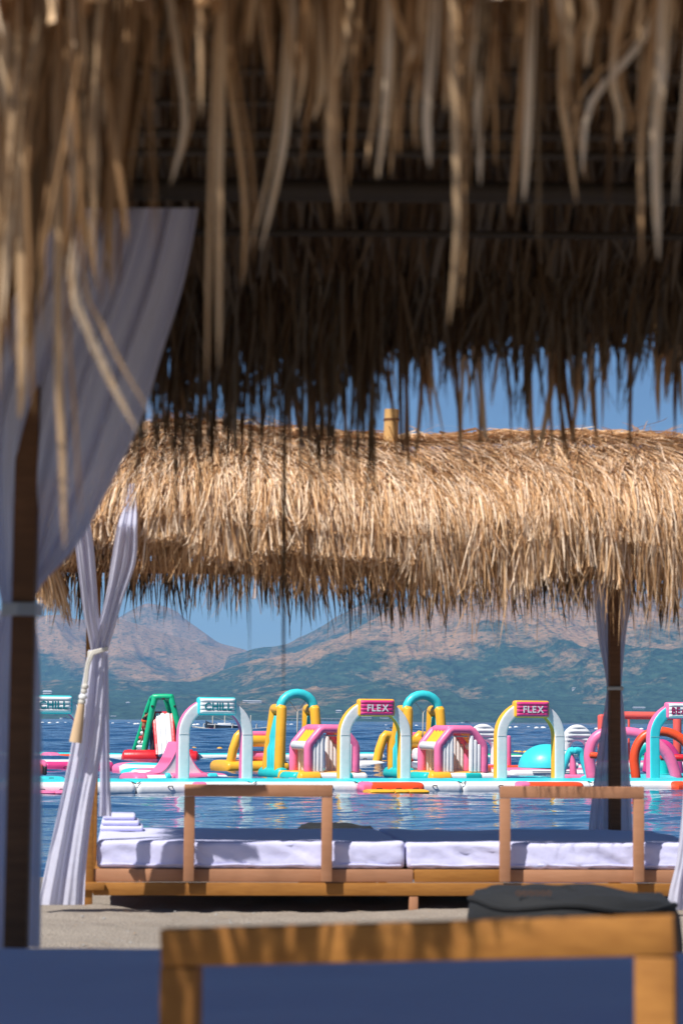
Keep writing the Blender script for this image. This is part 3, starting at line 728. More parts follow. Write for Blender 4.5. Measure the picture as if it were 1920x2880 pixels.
# pink huts
def hut(px, Y, label):
    b, T = loc_frame(px, Y)
    t = thing('inflatable_hut', label, 'hut', b, 'pink inflatable huts')
    zb, ze, zr, hw, dp, r = -0.68, 0.30, 0.96, 0.98, 1.75, 0.165
    xt = 0.42
    for y, nm in ((0, 'front_frame'), (dp, 'back_frame')):
        a = MB(); a.T = T; p = [(-hw, y, zb), (-hw, y, zb + 0.3), (-hw, y, ze - 0.06), (-hw + 0.045, y, ze + 0.07), (-xt - 0.06, y, zr - 0.06), (-xt + 0.07, y, zr), (xt - 0.07, y, zr), (xt + 0.06, y, zr - 0.06), (hw - 0.045, y, ze + 0.07), (hw, y, ze - 0.06), (hw, y, zb + 0.3), (hw, y, zb)]
        tube(a, p, r, 14); obj(nm, a, M['pink'], t)
        for sx in (-1, 1):       # gable wall panels: four upright rolls of different height
            g = []
            for k in range(3):
                x = sx * (hw - r - 0.07 - 0.155 * k); top = min(zr - r - 0.04, ze + (hw - abs(x)) * 1.14 - 0.22)
                w = MB(); w.T = T; tube(w, [(x, y, zb), (x, y, zb + 0.2), (x, y, top)], 0.104, 10); obj('wall_rib', w, M['white'], t)
    for sx in (-1, 1):
        a = MB(); a.T = T; tube(a, [(sx * xt, 0.1, zr), (sx * xt, dp - 0.1, zr)], r * 0.96, 12); obj('ridge_tube', a, M['pink'], t)
        a = MB(); a.T = T; tube(a, [(sx * (hw + 0.02), 0.16, ze), (sx * (hw + 0.02), dp - 0.16, ze)], 0.17, 14); obj('eave_roll', a, M['white'], t)
        for k in range(4):
            y = 0.36 + k * 0.345; a = MB(); a.T = T
            x0, x1 = sx * (hw - 0.06), sx * (xt + 0.06); z0, z1 = ze + 0.1, zr - 0.02
            a.add([(x0, y - 0.165, z0), (x0, y, z0 + 0.10), (x0, y + 0.165, z0), (x1, y - 0.165, z1), (x1, y, z1 + 0.10), (x1, y + 0.165, z1), (x0, y, z0 - 0.06), (x1, y, z1 - 0.06)],
                  [(0, 1, 4, 3), (1, 2, 5, 4), (2, 6, 7, 5), (6, 0, 3, 7), (0, 6, 2, 1), (3, 4, 5, 7)])
            obj('roof_slat', a, M['yellow'], t, smooth=False)
    a = MB(); TF = lambda s, q, z: T(Vector((s, q, z)))
    float_tube(a, -1.3, 1.42, -0.30, dp + 0.3, -1.25, zb, 0, 1, T=TF); obj('base_float', a, [M['white'], M['yellow']], t, angle=60)
    for x, y in ((-1.28, -0.3), (-1.28, dp + 0.28)):
        a = MB(); a.T = T; tube(a, [(x - 0.12, y, -0.96), (x + 0.62, y, -0.96)], 0.26, 12); obj('corner_cushion', a, M['yellow'], t)
    a = MB(); a.T = T; tube(a, [(1.35, dp + 0.2, -0.9), (1.85, dp + 0.2, -0.9)], 0.27, 12); obj('corner_cushion', a, M['yellow'], t)
    a = MB(); a.T = T; tube(a, [(-1.36, 0.1, -0.96), (-1.36, dp - 0.1, -0.96)], 0.235, 12); obj('side_cushion', a, M['teal'], t)
    a = MB(); float_tube(a, 0.1, 0.75, -0.33, -0.1, -1.2, -0.74, 0, 0, 0.05, T=TF); obj('colour_band', a, M['teal'], t, angle=60)
    a = MB(); a.T = T; tube(a, [(-0.28, 0.05, zr - 0.27), (0.28, 0.05, zr - 0.27)], 0.03, 6); obj('door_bar', a, M['bamboo'], t)
    return t
ht = hut(933, 94.6, 'left pink inflatable hut with white walls, behind the nearer FLEX arch')
d2 = at(1296, 2150, 96.2) - at(933, 2150, 94.6); d2.z = 0
dup(ht, d2, 'right pink inflatable hut with white walls, between the two FLEX arches')

# yellow climbing frames
def climber(px, Y, label):
    b, T = loc_frame(px, Y)
    t = thing('climbing_tower', label, 'climbing frame', b, 'yellow inflatable climbing frames')
    zb, zt, r = -0.66, 0.62, 0.24
    for xo, y, nm in ((0, 0, 'near_side'), (1.9, 0.5, 'far_side')):
        a = MB(); a.T = T; tube(a, [(xo - 0.35, y, zb - 0.1), (xo - 0.22, y, -0.1), (xo, y, zt - 0.12), (xo + 0.12, y, zt), (xo + 0.30, y, zt - 0.02), (xo + 0.38, y, zt - 0.2), (xo + 0.40, y, zb - 0.1)], r * 0.9, 12); obj(nm, a, M['yellow'], t)
    a = MB(); a.T = T; tube(a, [(0.4, 0.1, zt - 0.34), (2.0, 0.3, zt - 0.34)], 0.26, 12); obj('beam', a, M['yellow'], t)
    a = MB(); a.T = T; tube(a, [(0.4, 0.5, zt - 0.04), (2.1, 0.7, zt - 0.04)], 0.16, 12); obj('top_roll', a, M['pink'], t)
    a = MB(); a.T = T; tube(a, [(0.6, 0.2, -0.40), (2.1, 0.3, -0.40)], 0.22, 12); obj('lower_roll', a, M['pink'], t)
    a = MB(); a.T = T; rbox(a, (1.4, -0.5, -0.62), (2.2, 0.1, 0.0), 0.2, 0, 4); obj('cushion', a, M['white'], t)
    a = MB(); TF = lambda s, q, z: T(Vector((s, q, z)))
    float_tube(a, -0.62, 2.4, -0.5, 2.4, -1.25, -0.6, 0, 1, T=TF); obj('base_float', a, [M['yellow'], M['yellow']], t, angle=60)
    a = MB(); a.T = T; tube(a, [(1.25, -0.66, -0.9), (1.9, -0.66, -0.9)], 0.3, 12); obj('front_cushion', a, M['white'], t)
    return t
cl = climber(668, 112.5, 'left yellow climbing frame with pink roll, behind the middle CHILL arch')
d2 = at(1078, 2150, 114) - at(668, 2150, 112.5); d2.z = 0
dup(cl, d2, 'right yellow climbing frame, seen through the nearer FLEX arch')

# green slide tower
YT = 132.0
G = lambda px, py, dY=0: at(px, py, YT + dY)
t = thing('slide_tower', 'tall green A-frame slide tower with white slide on red float', 'slide tower', (G(440, 2130).x, YT, WZ))
r = 0.165
for nm, p in (('front_leg', [G(405, 2118), G(416, 2060), G(428, 1995), G(436, 1962)]), ('front_leg', [G(519, 2118), G(505, 2055), G(490, 1995), G(481, 1962)]),
              ('rear_leg', [G(376, 2122, 2.6), G(396, 2060, 2.0), G(416, 1995, 1.4), G(427, 1966, 1.1)]), ('rear_leg', [G(505, 2122, 2.6), G(490, 2060, 2.0), G(476, 1995, 1.4), G(468, 1966, 1.1)])):
    a = MB(); tube(a, p, [r * 1.05, r * 1.02, r, r], 12); obj(nm, a, M['green'], t)
a = MB(); tube(a, [G(434, 1961), G(446, 1960), G(470, 1960), G(483, 1961)], r * 1.03, 12); obj('top_bar', a, M['green'], t)
for A_, B_ in (((435, 1960, 0), (427, 1965, 1.1)), ((482, 1960, 0), (469, 1966, 1.1))):
    a = MB(); tube(a, [G(*A_), G(*B_)], r * 0.98, 12); obj('top_link', a, M['green'], t)
for A_, w in (((460, 1965, -0.18), 4), ((429, 1986, -0.18), 3.5), ((492, 1986, -0.15), 3)):
    c = G(*A_); a = MB(); k = w / 51; rbox(a, (c.x - k, c.y - 0.03, c.z - 0.05), (c.x + k, c.y + 0.03, c.z + 0.05), 0.01); obj('handle', a, M['black'], t)
# slide: three white lanes between red walls, coming down towards the viewer
def lane(pxt, pxb, dt=0.25, db=-1.5):
    return [G(pxt, 2014, dt + 0.25), G(pxt, 2011, dt), G(pxt + (pxb - pxt) * .3, 2040, dt - .35), G(pxt + (pxb - pxt) * .7, 2085, dt - 1.1), G(pxb, 2124, db)]
for k in range(3):
    a = MB(); tube(a, lane(443.5 + 14.3 * k, 452 + 14.3 * k), 0.155, 10); obj('slide_lane', a, M['white'], t)
for x0, x1 in ((433, 443), (483.5, 492)):
    a = MB(); tube(a, lane(x0, x1), 0.115, 8); obj('slide_wall', a, M['red'], t)
a = MB(); tube(a, [G(431, 2008, 1.5), G(486, 2008, 1.5)], 0.14, 10); obj('platform_roll', a, M['red'], t)
for x0, x1 in ((424, 436), (484, 500)):
    a = MB(); tube(a, [G(x0, 2036, 0.4), G(x1, 2036, 0.4)], 0.13, 8); obj('side_roll', a, M['grey'], t)
for x in (430, 491):
    a = MB(); tube(a, [G(x, 2044, 0.9), G(x, 2114, 0.9)], 0.17, 10); obj('inner_column', a, M['darkgrey'], t)
# climbing wall on the left: white rungs
for k in range(6):
    y = 2114 - k * 13; x = 389 + k * 3.6
    a = MB(); tube(a, [G(x - 4, y, 1.8 - 0.15 * k), G(x + 13, y, 1.2 - 0.15 * k)], 0.115, 8); obj('rung', a, M['red'] if k in (3,) else M['white'], t)
for p0_, p1_, dY in (((352, 2130), (441, 2130), -0.4), ((508, 2133), (552, 2133), -0.2), ((360, 2128), (540, 2128), 3.0)):
    a = MB(); tube(a, [G(*p0_, dY), G(p0_[0] * .5 + p1_[0] * .5, p0_[1], dY), G(*p1_, dY)], 0.40, 14); obj('base_tube', a, M['red'], t)

# person on the tower
def skin_mesh(name, verts, edges, rad, mat, parent=None, loc=None, lv=2):
    L = wloc(parent) if parent else Vector(loc)
    me = bpy.data.meshes.new(name); me.from_pydata([tuple(Vector(v) - L) for v in verts], edges, []); me.materials.append(mat)
    o = link(name, me, parent)
    if not parent: o.location = L
    md = o.modifiers.new('skin', 'SKIN'); md.use_smooth_shade = True
    for i, q in enumerate(rad): me.skin_vertices[0].data[i].radius = q if isinstance(q, tuple) else (q, q)
    me.skin_vertices[0].data[0].use_root = True
    s_ = o.modifiers.new('subdivision', 'SUBSURF'); s_.levels = s_.render_levels = lv
    return o
PD = 0.6
def Pp(px, py, d=0): return G(px, py, PD + d)
bv = [Pp(404, 2043), Pp(406, 2034), Pp(408, 2024), Pp(410, 2017), Pp(411, 2012.5), Pp(412, 2009),  # pelvis..head (5)
      Pp(407.5, 2018.5, -.17), Pp(413, 2012, -.22), Pp(419, 2005, -.12),          # near arm
      Pp(408.5, 2018.5, .17), Pp(414, 2014, .24), Pp(420, 2008, .1),              # far arm
      Pp(405, 2046, -.10), Pp(412, 2056, -.14), Pp(404, 2076, -.14), Pp(408, 2078, -.16),   # near leg, foot
      Pp(403, 2046, .10), Pp(405, 2062, .12), Pp(397, 2086, .12), Pp(393, 2090, .1), Pp(413.5, 2007.5)]
be = [(0, 1), (1, 2), (2, 3), (3, 4), (4, 5), (5, 20), (3, 6), (6, 7), (7, 8), (3, 9), (9, 10), (10, 11), (0, 12), (12, 13), (13, 14), (14, 15), (0, 16), (16, 17), (17, 18), (18, 19)]
br = [0.15, 0.14, 0.17, 0.12, 0.06, 0.10, 0.06, 0.045, 0.035, 0.06, 0.045, 0.035, 0.085, 0.06, 0.04, 0.035, 0.085, 0.06, 0.04, 0.035, 0.085]
pr = skin_mesh('person', bv, be, br, M['skin'], None, (bv[0].x, bv[0].y, bv[0].z))
tag(pr, 'person in orange life vest and red shorts climbing the green slide tower', 'person')
skin_mesh('shirt', [Pp(405, 2036), Pp(408, 2024), Pp(409.5, 2018.5), Pp(407.5, 2018.8, -.18), Pp(411, 2014.5, -.21), Pp(408.5, 2018.8, .18), Pp(412, 2015.5, .22)], [(0, 1), (1, 2), (2, 3), (3, 4), (2, 5), (5, 6)], [0.16, 0.185, 0.13, 0.075, 0.06, 0.075, 0.06], M['shirt'], pr)
skin_mesh('life_vest', [Pp(406.5, 2035), Pp(408.5, 2027), Pp(410, 2020)], [(0, 1), (1, 2)], [(0.19, 0.21), (0.215, 0.23), (0.17, 0.19)], M['vest'], pr)
skin_mesh('shorts', [Pp(404, 2043), Pp(405, 2039), Pp(408.5, 2051, -.12), Pp(404, 2054, .11)], [(0, 1), (0, 2), (0, 3)], [0.175, 0.16, 0.095, 0.095], M['shorts'], pr)
skin_mesh('hair', [Pp(410.2, 2010.5), Pp(411, 2006.5), Pp(413, 2005)], [(0, 1), (1, 2)], [0.075, 0.105, 0.08], M['hair'], pr)

# white mushroom gates
def gate(px, Y, label):
    b, T = loc_frame(px, Y)
    t = thing('dome_gate', label, 'gate', b, 'white dome shaped inflatable gates')
    Rr, zc, ri, zi = 0.80, 0.55, 0.36, 0.10
    # one shell: domed outline outside, arched opening inside, horizontal rolls across the hood
    nth, nrh = 56, 22; out_p = []; in_p = []
    for k in range(nth + 1):
        f = k / nth
        if f < 0.2: g = f / 0.2; out_p.append((-0.80, -0.95 + 1.25 * g)); in_p.append((-0.42, -0.95 + 0.95 * g))
        elif f > 0.8: g = (1 - f) / 0.2; out_p.append((0.80, -0.95 + 1.25 * g)); in_p.append((0.42, -0.95 + 0.95 * g))
        else:
            an = math.pi * (f - 0.2) / 0.6; out_p.append((-0.80 * math.cos(an), 0.30 + 0.86 * math.sin(an) ** 0.9)); in_p.append((-0.42 * math.cos(an), 0.0 + 0.36 * math.sin(an)))
    for sgn, nm in ((-1, 'hood_shell'), (1, 'hood_back')):
        vs = []; fs = []
        for k in range(nth + 1):
            for r_ in range(nrh + 1):
                g = r_ / nrh; x = in_p[k][0] + (out_p[k][0] - in_p[k][0]) * g; z = in_p[k][1] + (out_p[k][1] - in_p[k][1]) * g
                edge = math.sin(math.pi * g) ** 0.35; roll = 1.0
                if z > 0.30: roll = 0.55 + 0.45 * abs(math.sin(math.pi * (z - 0.30) / 0.215)) ** 0.5
                vs.append((x, sgn * 0.24 * edge * roll, z))
        for k in range(nth):
            for r_ in range(nrh): q = k * (nrh + 1) + r_; fs.append((q, q + 1, q + nrh + 2, q + nrh + 1))
        a = MB(); a.T = T; a.add(vs, fs); obj(nm, a, M['white'], t, angle=180)
    a = MB(); TF = lambda s, q, z: T(Vector((s, q, z))); float_tube(a, -1.3, 1.3, -0.9, 0.9, -1.25, -0.75, 0, 1, T=TF); obj('base_float', a, [M['white'], M['pink']], t, angle=60)
gate(1357, 116, 'left white dome gate behind the right pink hut'); gate(1622, 118, 'right white dome gate behind the turquoise dome')
# pink post
b, T = loc_frame(1429, 110)
t = thing('pink_post', 'upright pink inflatable post seen through the farther FLEX arch', 'post', b)
a = MB(); a.T = T; tube(a, [(0, 0, -0.7), (0, 0, 0.1), (0, 0, 0.6)], [0.115, 0.12, 0.11], 12); obj('post_tube', a, M['pink'], t)
a = MB(); TF = lambda s, q, z: T(Vector((s, q, z))); float_tube(a, -0.9, 0.9, -0.7, 0.7, -1.25, -0.68, 0, 0, T=TF); obj('base_float', a, M['orange'], t, angle=60)
# turquoise dome on its raft
b, T = loc_frame(1536, 104)
t = thing('climbing_dome', 'large turquoise inflatable dome on a white and pink raft', 'dome', b)
vs = []; fs = []; nr, na = 12, 36
for i in range(nr + 1):
    ph = math.pi / 2 * i / nr
    for j in range(na):
        an = 2 * math.pi * j / na; vs.append((1.22 * math.cos(ph) * math.cos(an), 1.22 * math.cos(ph) * math.sin(an), -0.66 + 1.0 * math.sin(ph)))
for i in range(nr):
    for j in range(na): fs.append((i * na + j, i * na + (j + 1) % na, (i + 1) * na + (j + 1) % na, (i + 1) * na + j))
a = MB(); a.T = T; a.add(vs, fs); obj('dome_shell', a, M['cyan'], t, angle=180)
a = MB(); TF = lambda s, q, z: T(Vector((s, q, z))); float_tube(a, -2.3, 1.75, -1.6, 1.7, -1.22, -0.67, 0, 1, T=TF); obj('base_float', a, [M['white'], M['pink']], t, angle=60)
a = MB(); a.T = T; tube(a, [(-1.4, -1.62, -0.80), (0.4, -1.62, -0.80)], 0.03, 6); obj('print_band', a, M['grey'], t)
# turquoise and pink trestle
b, T = loc_frame(1622, 95.5)
t = thing('trestle', 'turquoise inflatable trestle with pink post right of the dome', 'trestle', b)
for p in ([(-0.5, 0.5, -0.85), (-0.16, 0.35, 0.10), (-0.05, 0.3, 0.16)], [(-0.12, 0.0, 0.16), (0.05, 0.0, 0.17), (0.16, 0.0, 0.05), (0.45, -0.1, -0.88)]):
    a = MB(); a.T = T; tube(a, bez(p, 4), 0.14, 12); obj('leg', a, M['cyan'], t)
a = MB(); a.T = T; tube(a, [(-0.12, 0.3, 0.15), (0.0, 0.0, 0.16)], 0.13, 10); obj('top', a, M['cyan'], t)
a = MB(); a.T = T; tube(a, [(-0.02, 0.3, -0.9), (-0.05, 0.3, -0.3), (-0.10, 0.3, 0.02)], [0.15, 0.13, 0.07], 10); obj('post', a, M['pink'], t)
a = MB(); a.T = T; tube(a, [(-0.75, -0.05, -0.93), (0.4, -0.05, -0.93)], 0.17, 12); obj('base_tube', a, M['pink'], t)
a = MB(); a.T = T; tube(a, [(0.35, -0.1, -0.9), (0.85, -0.1, -0.9)], 0.24, 12); obj('base_cushion', a, M['cyan'], t)
a = MB(); a.T = T; tube(a, [(0.1, 1.6, 0.0), (0.75, 1.6, 0.0)], 0.13, 10); tube(a, [(0.1, 1.6, -0.45), (0.75, 1.6, -0.45)], 0.13, 10); obj('white_roll', a, M['white'], t)
# hoop tunnel at right: pink, orange, turquoise
def hoop(name, pts, Y, rr, mat, label):
    p = bez([at(x, y, Y) for x, y in pts], 5)
    t = thing(name, label, 'hoop', (p[0].x, Y, WZ), 'inflatable hoops at the right')
    a = MB(); tube(a, p, rr, 14); obj('hoop_tube', a, mat, t)
    return t
th = hoop('inflatable_hoop', [(1664, 2190), (1656, 2130), (1664, 2090), (1690, 2065), (1735, 2060), (1790, 2064), (1838, 2086), (1880, 2130), (1902, 2190)], 94.5, 0.22, M['pink'], 'wide pink hoop passing behind the back curtain post')
a = MB(); tube(a, [at(1660, 2124, 94.0), at(1690, 2126, 94.0)], 0.125, 12); obj('side_roll', a, M['orange'], th)
th = hoop('inflatable_hoop', [(1787, 2187), (1782, 2135), (1790, 2098), (1812, 2070), (1850, 2057), (1890, 2064), (1925, 2088), (1950, 2130), (1955, 2187)], 91.5, 0.18, M['orange'], 'orange hoop beside the BEACH arch leg')
th = hoop('inflatable_hoop', [(1782, 2170), (1790, 2120), (1818, 2096), (1836, 2096), (1855, 2118), (1862, 2150), (1864, 2188)], 96.5, 0.21, M['teal'], 'dark turquoise hoop behind the BEACH arch leg')
th = hoop('inflatable_hoop', [(1820, 2170), (1830, 2110), (1856, 2094), (1880, 2106), (1900, 2140), (1906, 2188)], 97.5, 0.22, M['magenta'], 'magenta hoop farthest inside the tunnel at right')
t = thing('tunnel_roll', 'dark red horizontal rolls across the hoop tunnel at right', 'roll', (at(1870, 2180, 95).x, 95, WZ))
a = MB(); tube(a, [at(1858, 2129, 95.4), at(1886, 2130, 95.4)], 0.14, 10); obj('roll', a, M['red'], t)
a = MB(); tube(a, [at(1896, 2131, 95.4), at(1945, 2132, 95.4)], 0.14, 10); obj('roll', a, M['red'], t)
# salmon frame
YS = 124
t = thing('goal_frame', 'tall salmon inflatable goal frame behind the BEACH arch', 'frame', (at(1840, 2100, YS).x, YS, WZ))
a = MB(); tube(a, [at(1700, 2012, YS), at(1760, 2012, YS), at(1840, 2013, YS), at(1905, 2014, YS)], 0.20, 12); obj('crossbar', a, M['salmon'], t)
a = MB(); tube(a, [at(1903, 2014, YS - .5), at(1903, 2150, YS - .5)], 0.22, 12); obj('upright', a, M['salmon'], t)
a = MB(); tube(a, [at(1767, 2020, YS + 1), at(1767, 2150, YS + 1)], 0.06, 8); obj('upright', a, M['salmon'], t)
a = MB(); tube(a, [at(1690, 2014, YS), at(1690, 2150, YS)], 0.2, 12); obj('upright', a, M['salmon'], t)
a = MB(); tube(a, [at(1680, 2160, YS), at(1930, 2162, YS)], 0.4, 12); obj('base_tube', a, M['salmon'], t)

# ------------------------------------------------------------------ buoys and boats
def buoy_mesh(name, r, mat):
    a = MB(); vs = []; fs = []; n = 10
    for i in range(7):
        ph = -math.pi / 2 + math.pi * i / 6
        for j in range(n): an = 2 * math.pi * j / n; vs.append((1.35 * r * math.cos(ph) * math.cos(an), r * math.cos(ph) * math.sin(an), r * 0.85 * math.sin(ph)))
    for i in range(6):
        for j in range(n): fs.append((i * n + j, i * n + (j + 1) % n, (i + 1) * n + (j + 1) % n, (i + 1) * n + j))
    a.add(vs, fs); return obj(name, a, mat)
by = buoy_mesh('yellow_buoy', 0.17, M['buoy_yellow']); first = True
for px, lab in ((123, 'yellow buoy, leftmost, beside the near curtain'), (175, 'yellow buoy just left of the tied back curtain'), (331, 'yellow buoy between the tied curtain and the green tower'), (380, 'yellow buoy at the foot of the green tower ladder'), (437, 'yellow buoy behind the legs of the green tower'),
                (546, 'left of two yellow buoys seen through the middle CHILL arch'), (618, 'right of two yellow buoys seen through the middle CHILL arch'), (1450, 'left of the yellow buoys seen through the farther FLEX arch'), (1459.5, 'middle of the yellow buoys seen through the farther FLEX arch'), (1477, 'right of the yellow buoys seen through the farther FLEX arch')):
    p = at(px, 2104, 184 if px < 1000 else 176); p.z = WZ + 0.05
    o = by if first else by.copy()
    if not first: col.objects.link(o)
    first = False; o.location = p; tag(o, lab, 'buoy', 'yellow buoys behind the inflatable park')
zc_ = {}
bw = buoy_mesh('white_buoy', 0.55, M['buoy_white']); first = True
for px, Y in [(120, 820), (140, 800), (163, 850), (184, 830), (318, 800), (362, 830), (381, 760), (388, 780), (400, 860), (547, 720), (556, 760), (806, 800), (816, 790), (820, 840), (862, 830), (880, 800), (1085, 800), (1135, 850), (1170, 810), (1432, 700), (1450, 760), (1485, 720), (1508, 690), (1525, 730), (1528, 700), (1677, 640), (1682, 660), (1780, 640), (1802, 650)]:
    p = at(px, 2040, Y); p.z = WZ + 0.15
    o = bw if first else bw.copy()
    if not first: col.objects.link(o)
    first = False; o.location = p
    zone = next(z for lim, z in ((200, 'left of the tied curtain'), (420, 'left of the green tower'), (700, 'left of the swing arch'), (1000, 'between left swing arch and nearer FLEX arch'), (1200, 'through and right of the nearer FLEX arch'), (1600, 'through the farther FLEX arch'), (1740, 'beside the back curtain post'), (9999, 'right of the back curtain post')) if px < lim)
    zc_[zone] = zc_.get(zone, 0) + 1
    tag(o, ['first', 'second', 'third', 'fourth', 'fifth', 'sixth', 'seventh'][zc_[zone] - 1] + ' white buoy from left, ' + zone, 'buoy', 'white buoys far out')
# outrigger boat
YB = 505.0; B0 = at(630, 2048, YB); k = YB / FPX
t = thing('outrigger_boat', 'dark hulled outrigger boat with bare masts behind the middle CHILL arch', 'boat', (B0.x, YB, WZ))
xa, xb = at(578, 2048, YB).x, at(690, 2048, YB).x
vs = []; fs = []; ns = 14
for i in range(ns + 1):
    f = i / ns; x = xa + (xb - xa) * f; w = 0.55 * math.sin(math.pi * min(max(f, 0.04), 0.96)) ** 0.6; sh = 0.75 + 1.1 * (2 * f - 1) ** 2 * (1 if f < .5 else 0.5)
    for y, z in ((-w, sh), (-w * .8, 0.0), (0, -0.35), (w * .8, 0.0), (w, sh)): vs.append((x, YB + y, WZ + z))
for i in range(ns):
    for j in range(4): q = i * 5 + j; fs.append((q, q + 5, q + 6, q + 1))
    fs.append((i * 5 + 4, i * 5 + 9, i * 5 + 5, i * 5))
a = MB(); a.add(vs, fs); obj('hull', a, M['boat'], t)
a = MB(); tube(a, [(xa + 0.5, YB - 0.60, WZ + 1.05), (xb - 1, YB - 0.62, WZ + 0.85)], 0.07, 6); obj('gunwale', a, M['buoy_white'], t)
a = MB(); tube(a, [(xa + .3, YB - .35, WZ + 0.15), (xa + 2.2, YB - .52, WZ + .12)], 0.13, 6); obj('bow_stripe', a, M['redpaint'], t)
for px, top in ((598, 2014), (632, 2013), (705, 2012)):
    p = at(px, 2046, YB); a = MB(); tube(a, [(p.x, YB, WZ + 0.5), (p.x, YB, at(px, top, YB).z)], 0.12, 6); obj('mast', a, M['bamboo'], t)
for yy in (-4.2, 4.2):
    a = MB(); tube(a, bez([(at(545, 2050, YB).x, YB + yy, WZ + 0.5), (at(600, 2050, YB).x, YB + yy, WZ + 0.12), (at(690, 2050, YB).x, YB + yy, WZ + 0.1), (at(752, 2050, YB).x, YB + yy, WZ + 0.5)], 5), 0.09, 6); obj('outrigger', a, M['bamboo'], t)
for px in (575, 606, 655, 700, 722):
    p = at(px, 2048, YB); a = MB(); tube(a, bez([(p.x, YB - 4.2, WZ + 0.2), (p.x, YB - 2, WZ + 1.15), (p.x, YB, WZ + 1.0), (p.x, YB + 2, WZ + 1.15), (p.x, YB + 4.2, WZ + 0.2)], 4), 0.07, 6); obj('outrigger_beam', a, M['bamboo'], t)
a = MB(); rbox(a, (at(612, 2040, YB).x, YB - .5, WZ + 0.95), (at(650, 2040, YB).x, YB + .5, WZ + 1.35), 0.08); obj('canopy', a, M['buoy_white'], t)
for px in (598, 632):
    p = at(px, 2046, YB); a = MB(); tube(a, [(p.x, YB, at(px, 2014, YB).z), (p.x + 4.5, YB, WZ + 1.1)], 0.015, 4); obj('stay', a, M['bamboo'], t)
# small speedboats far off
def speedboat(px, Y, L, label):
    p = at(px, 2030, Y); t = thing('speedboat', label, 'boat', (p.x, Y, WZ), 'small boats far out')
    vs = []; fs = []
    for i in range(9):
        f = i / 8; x = p.x - L / 2 + L * f; w = L * 0.16 * (math.sin(math.pi * min(max(f, .05), .7) / 1.4)) ; sh = 0.12 * L + 0.06 * L * (1 - f) ** 2
        for y, z in ((-w, sh), (0, -0.3), (w, sh)): vs.append((x, Y + y, WZ + z))
    for i in range(8): q = i * 3; fs += [(q, q + 3, q + 4, q + 1), (q + 1, q + 4, q + 5, q + 2), (q + 2, q + 5, q + 3, q)]
    a = MB(); a.add(vs, fs); obj('hull', a, M['buoy_white'], t)
    a = MB(); rbox(a, (p.x - L * .15, Y - L * .08, WZ + 0.1 * L), (p.x + L * .2, Y + L * .08, WZ + 0.28 * L), 0.03 * L); obj('cabin', a, M['boat'], t)
speedboat(1310, 1500, 6, 'tiny white speedboat far out between swing arch and white dome gate')
speedboat(1099, 560, 2.2, 'small white dinghy seen through the nearer FLEX arch')
speedboat(182, 2300, 9, 'tiny white boat near the far shore beside the left CHILL sign')

# ------------------------------------------------------------------ thatch tools
def ribbons(name, cen, side, wid, shade, mat, parent, kind='stuff'):
    """cen (n,k,3) centre lines, side (n,3) width direction, tapering flat leaves joined in one mesh"""
    n, k, _ = cen.shape; L = np.array(wloc(parent)) if parent else np.zeros(3)
    tap = np.interp(np.linspace(0, 1, k), [0, 0.25, 0.75, 1], [0.8, 1.0, 0.75, 0.08])
    off = side[:, None, :] * (wid[:, None, None] * 0.5) * tap[None, :, None]
    V = np.stack([cen - off, cen + off], 2).reshape(n, k * 2, 3) - L
    base = (np.arange(n) * k * 2)[:, None, None]; s = np.arange(k - 1) * 2
    q = np.stack([s, s + 1, s + 3, s + 2], -1)[None] + base; q = q.reshape(-1, 4)
    me = bpy.data.meshes.new(name); me.vertices.add(n * k * 2); me.vertices.foreach_set('co', V.reshape(-1).astype(np.float32))
    me.loops.add(q.size); me.loops.foreach_set('vertex_index', q.reshape(-1).astype(np.int32))
    me.polygons.add(len(q)); me.polygons.foreach_set('loop_start', np.arange(0, q.size, 4, dtype=np.int32))
    me.update(); me.validate()
    at_ = me.attributes.new('strip_shade', 'FLOAT', 'POINT'); at_.data.foreach_set('value', np.repeat(shade, k * 2).astype(np.float32))
    me.polygons.foreach_set('use_smooth', [True] * len(q)); me.materials.append(mat)
    o = link(name, me, parent)
    if kind: o['kind'] = kind
    return o
def sides(n, axis_a, axis_b, spread=0.9):
    a = (npr.random(n) - 0.5) * 2 * spread
    return np.cos(a)[:, None] * np.array(axis_a)[None] + np.sin(a)[:, None] * np.array(axis_b)[None]

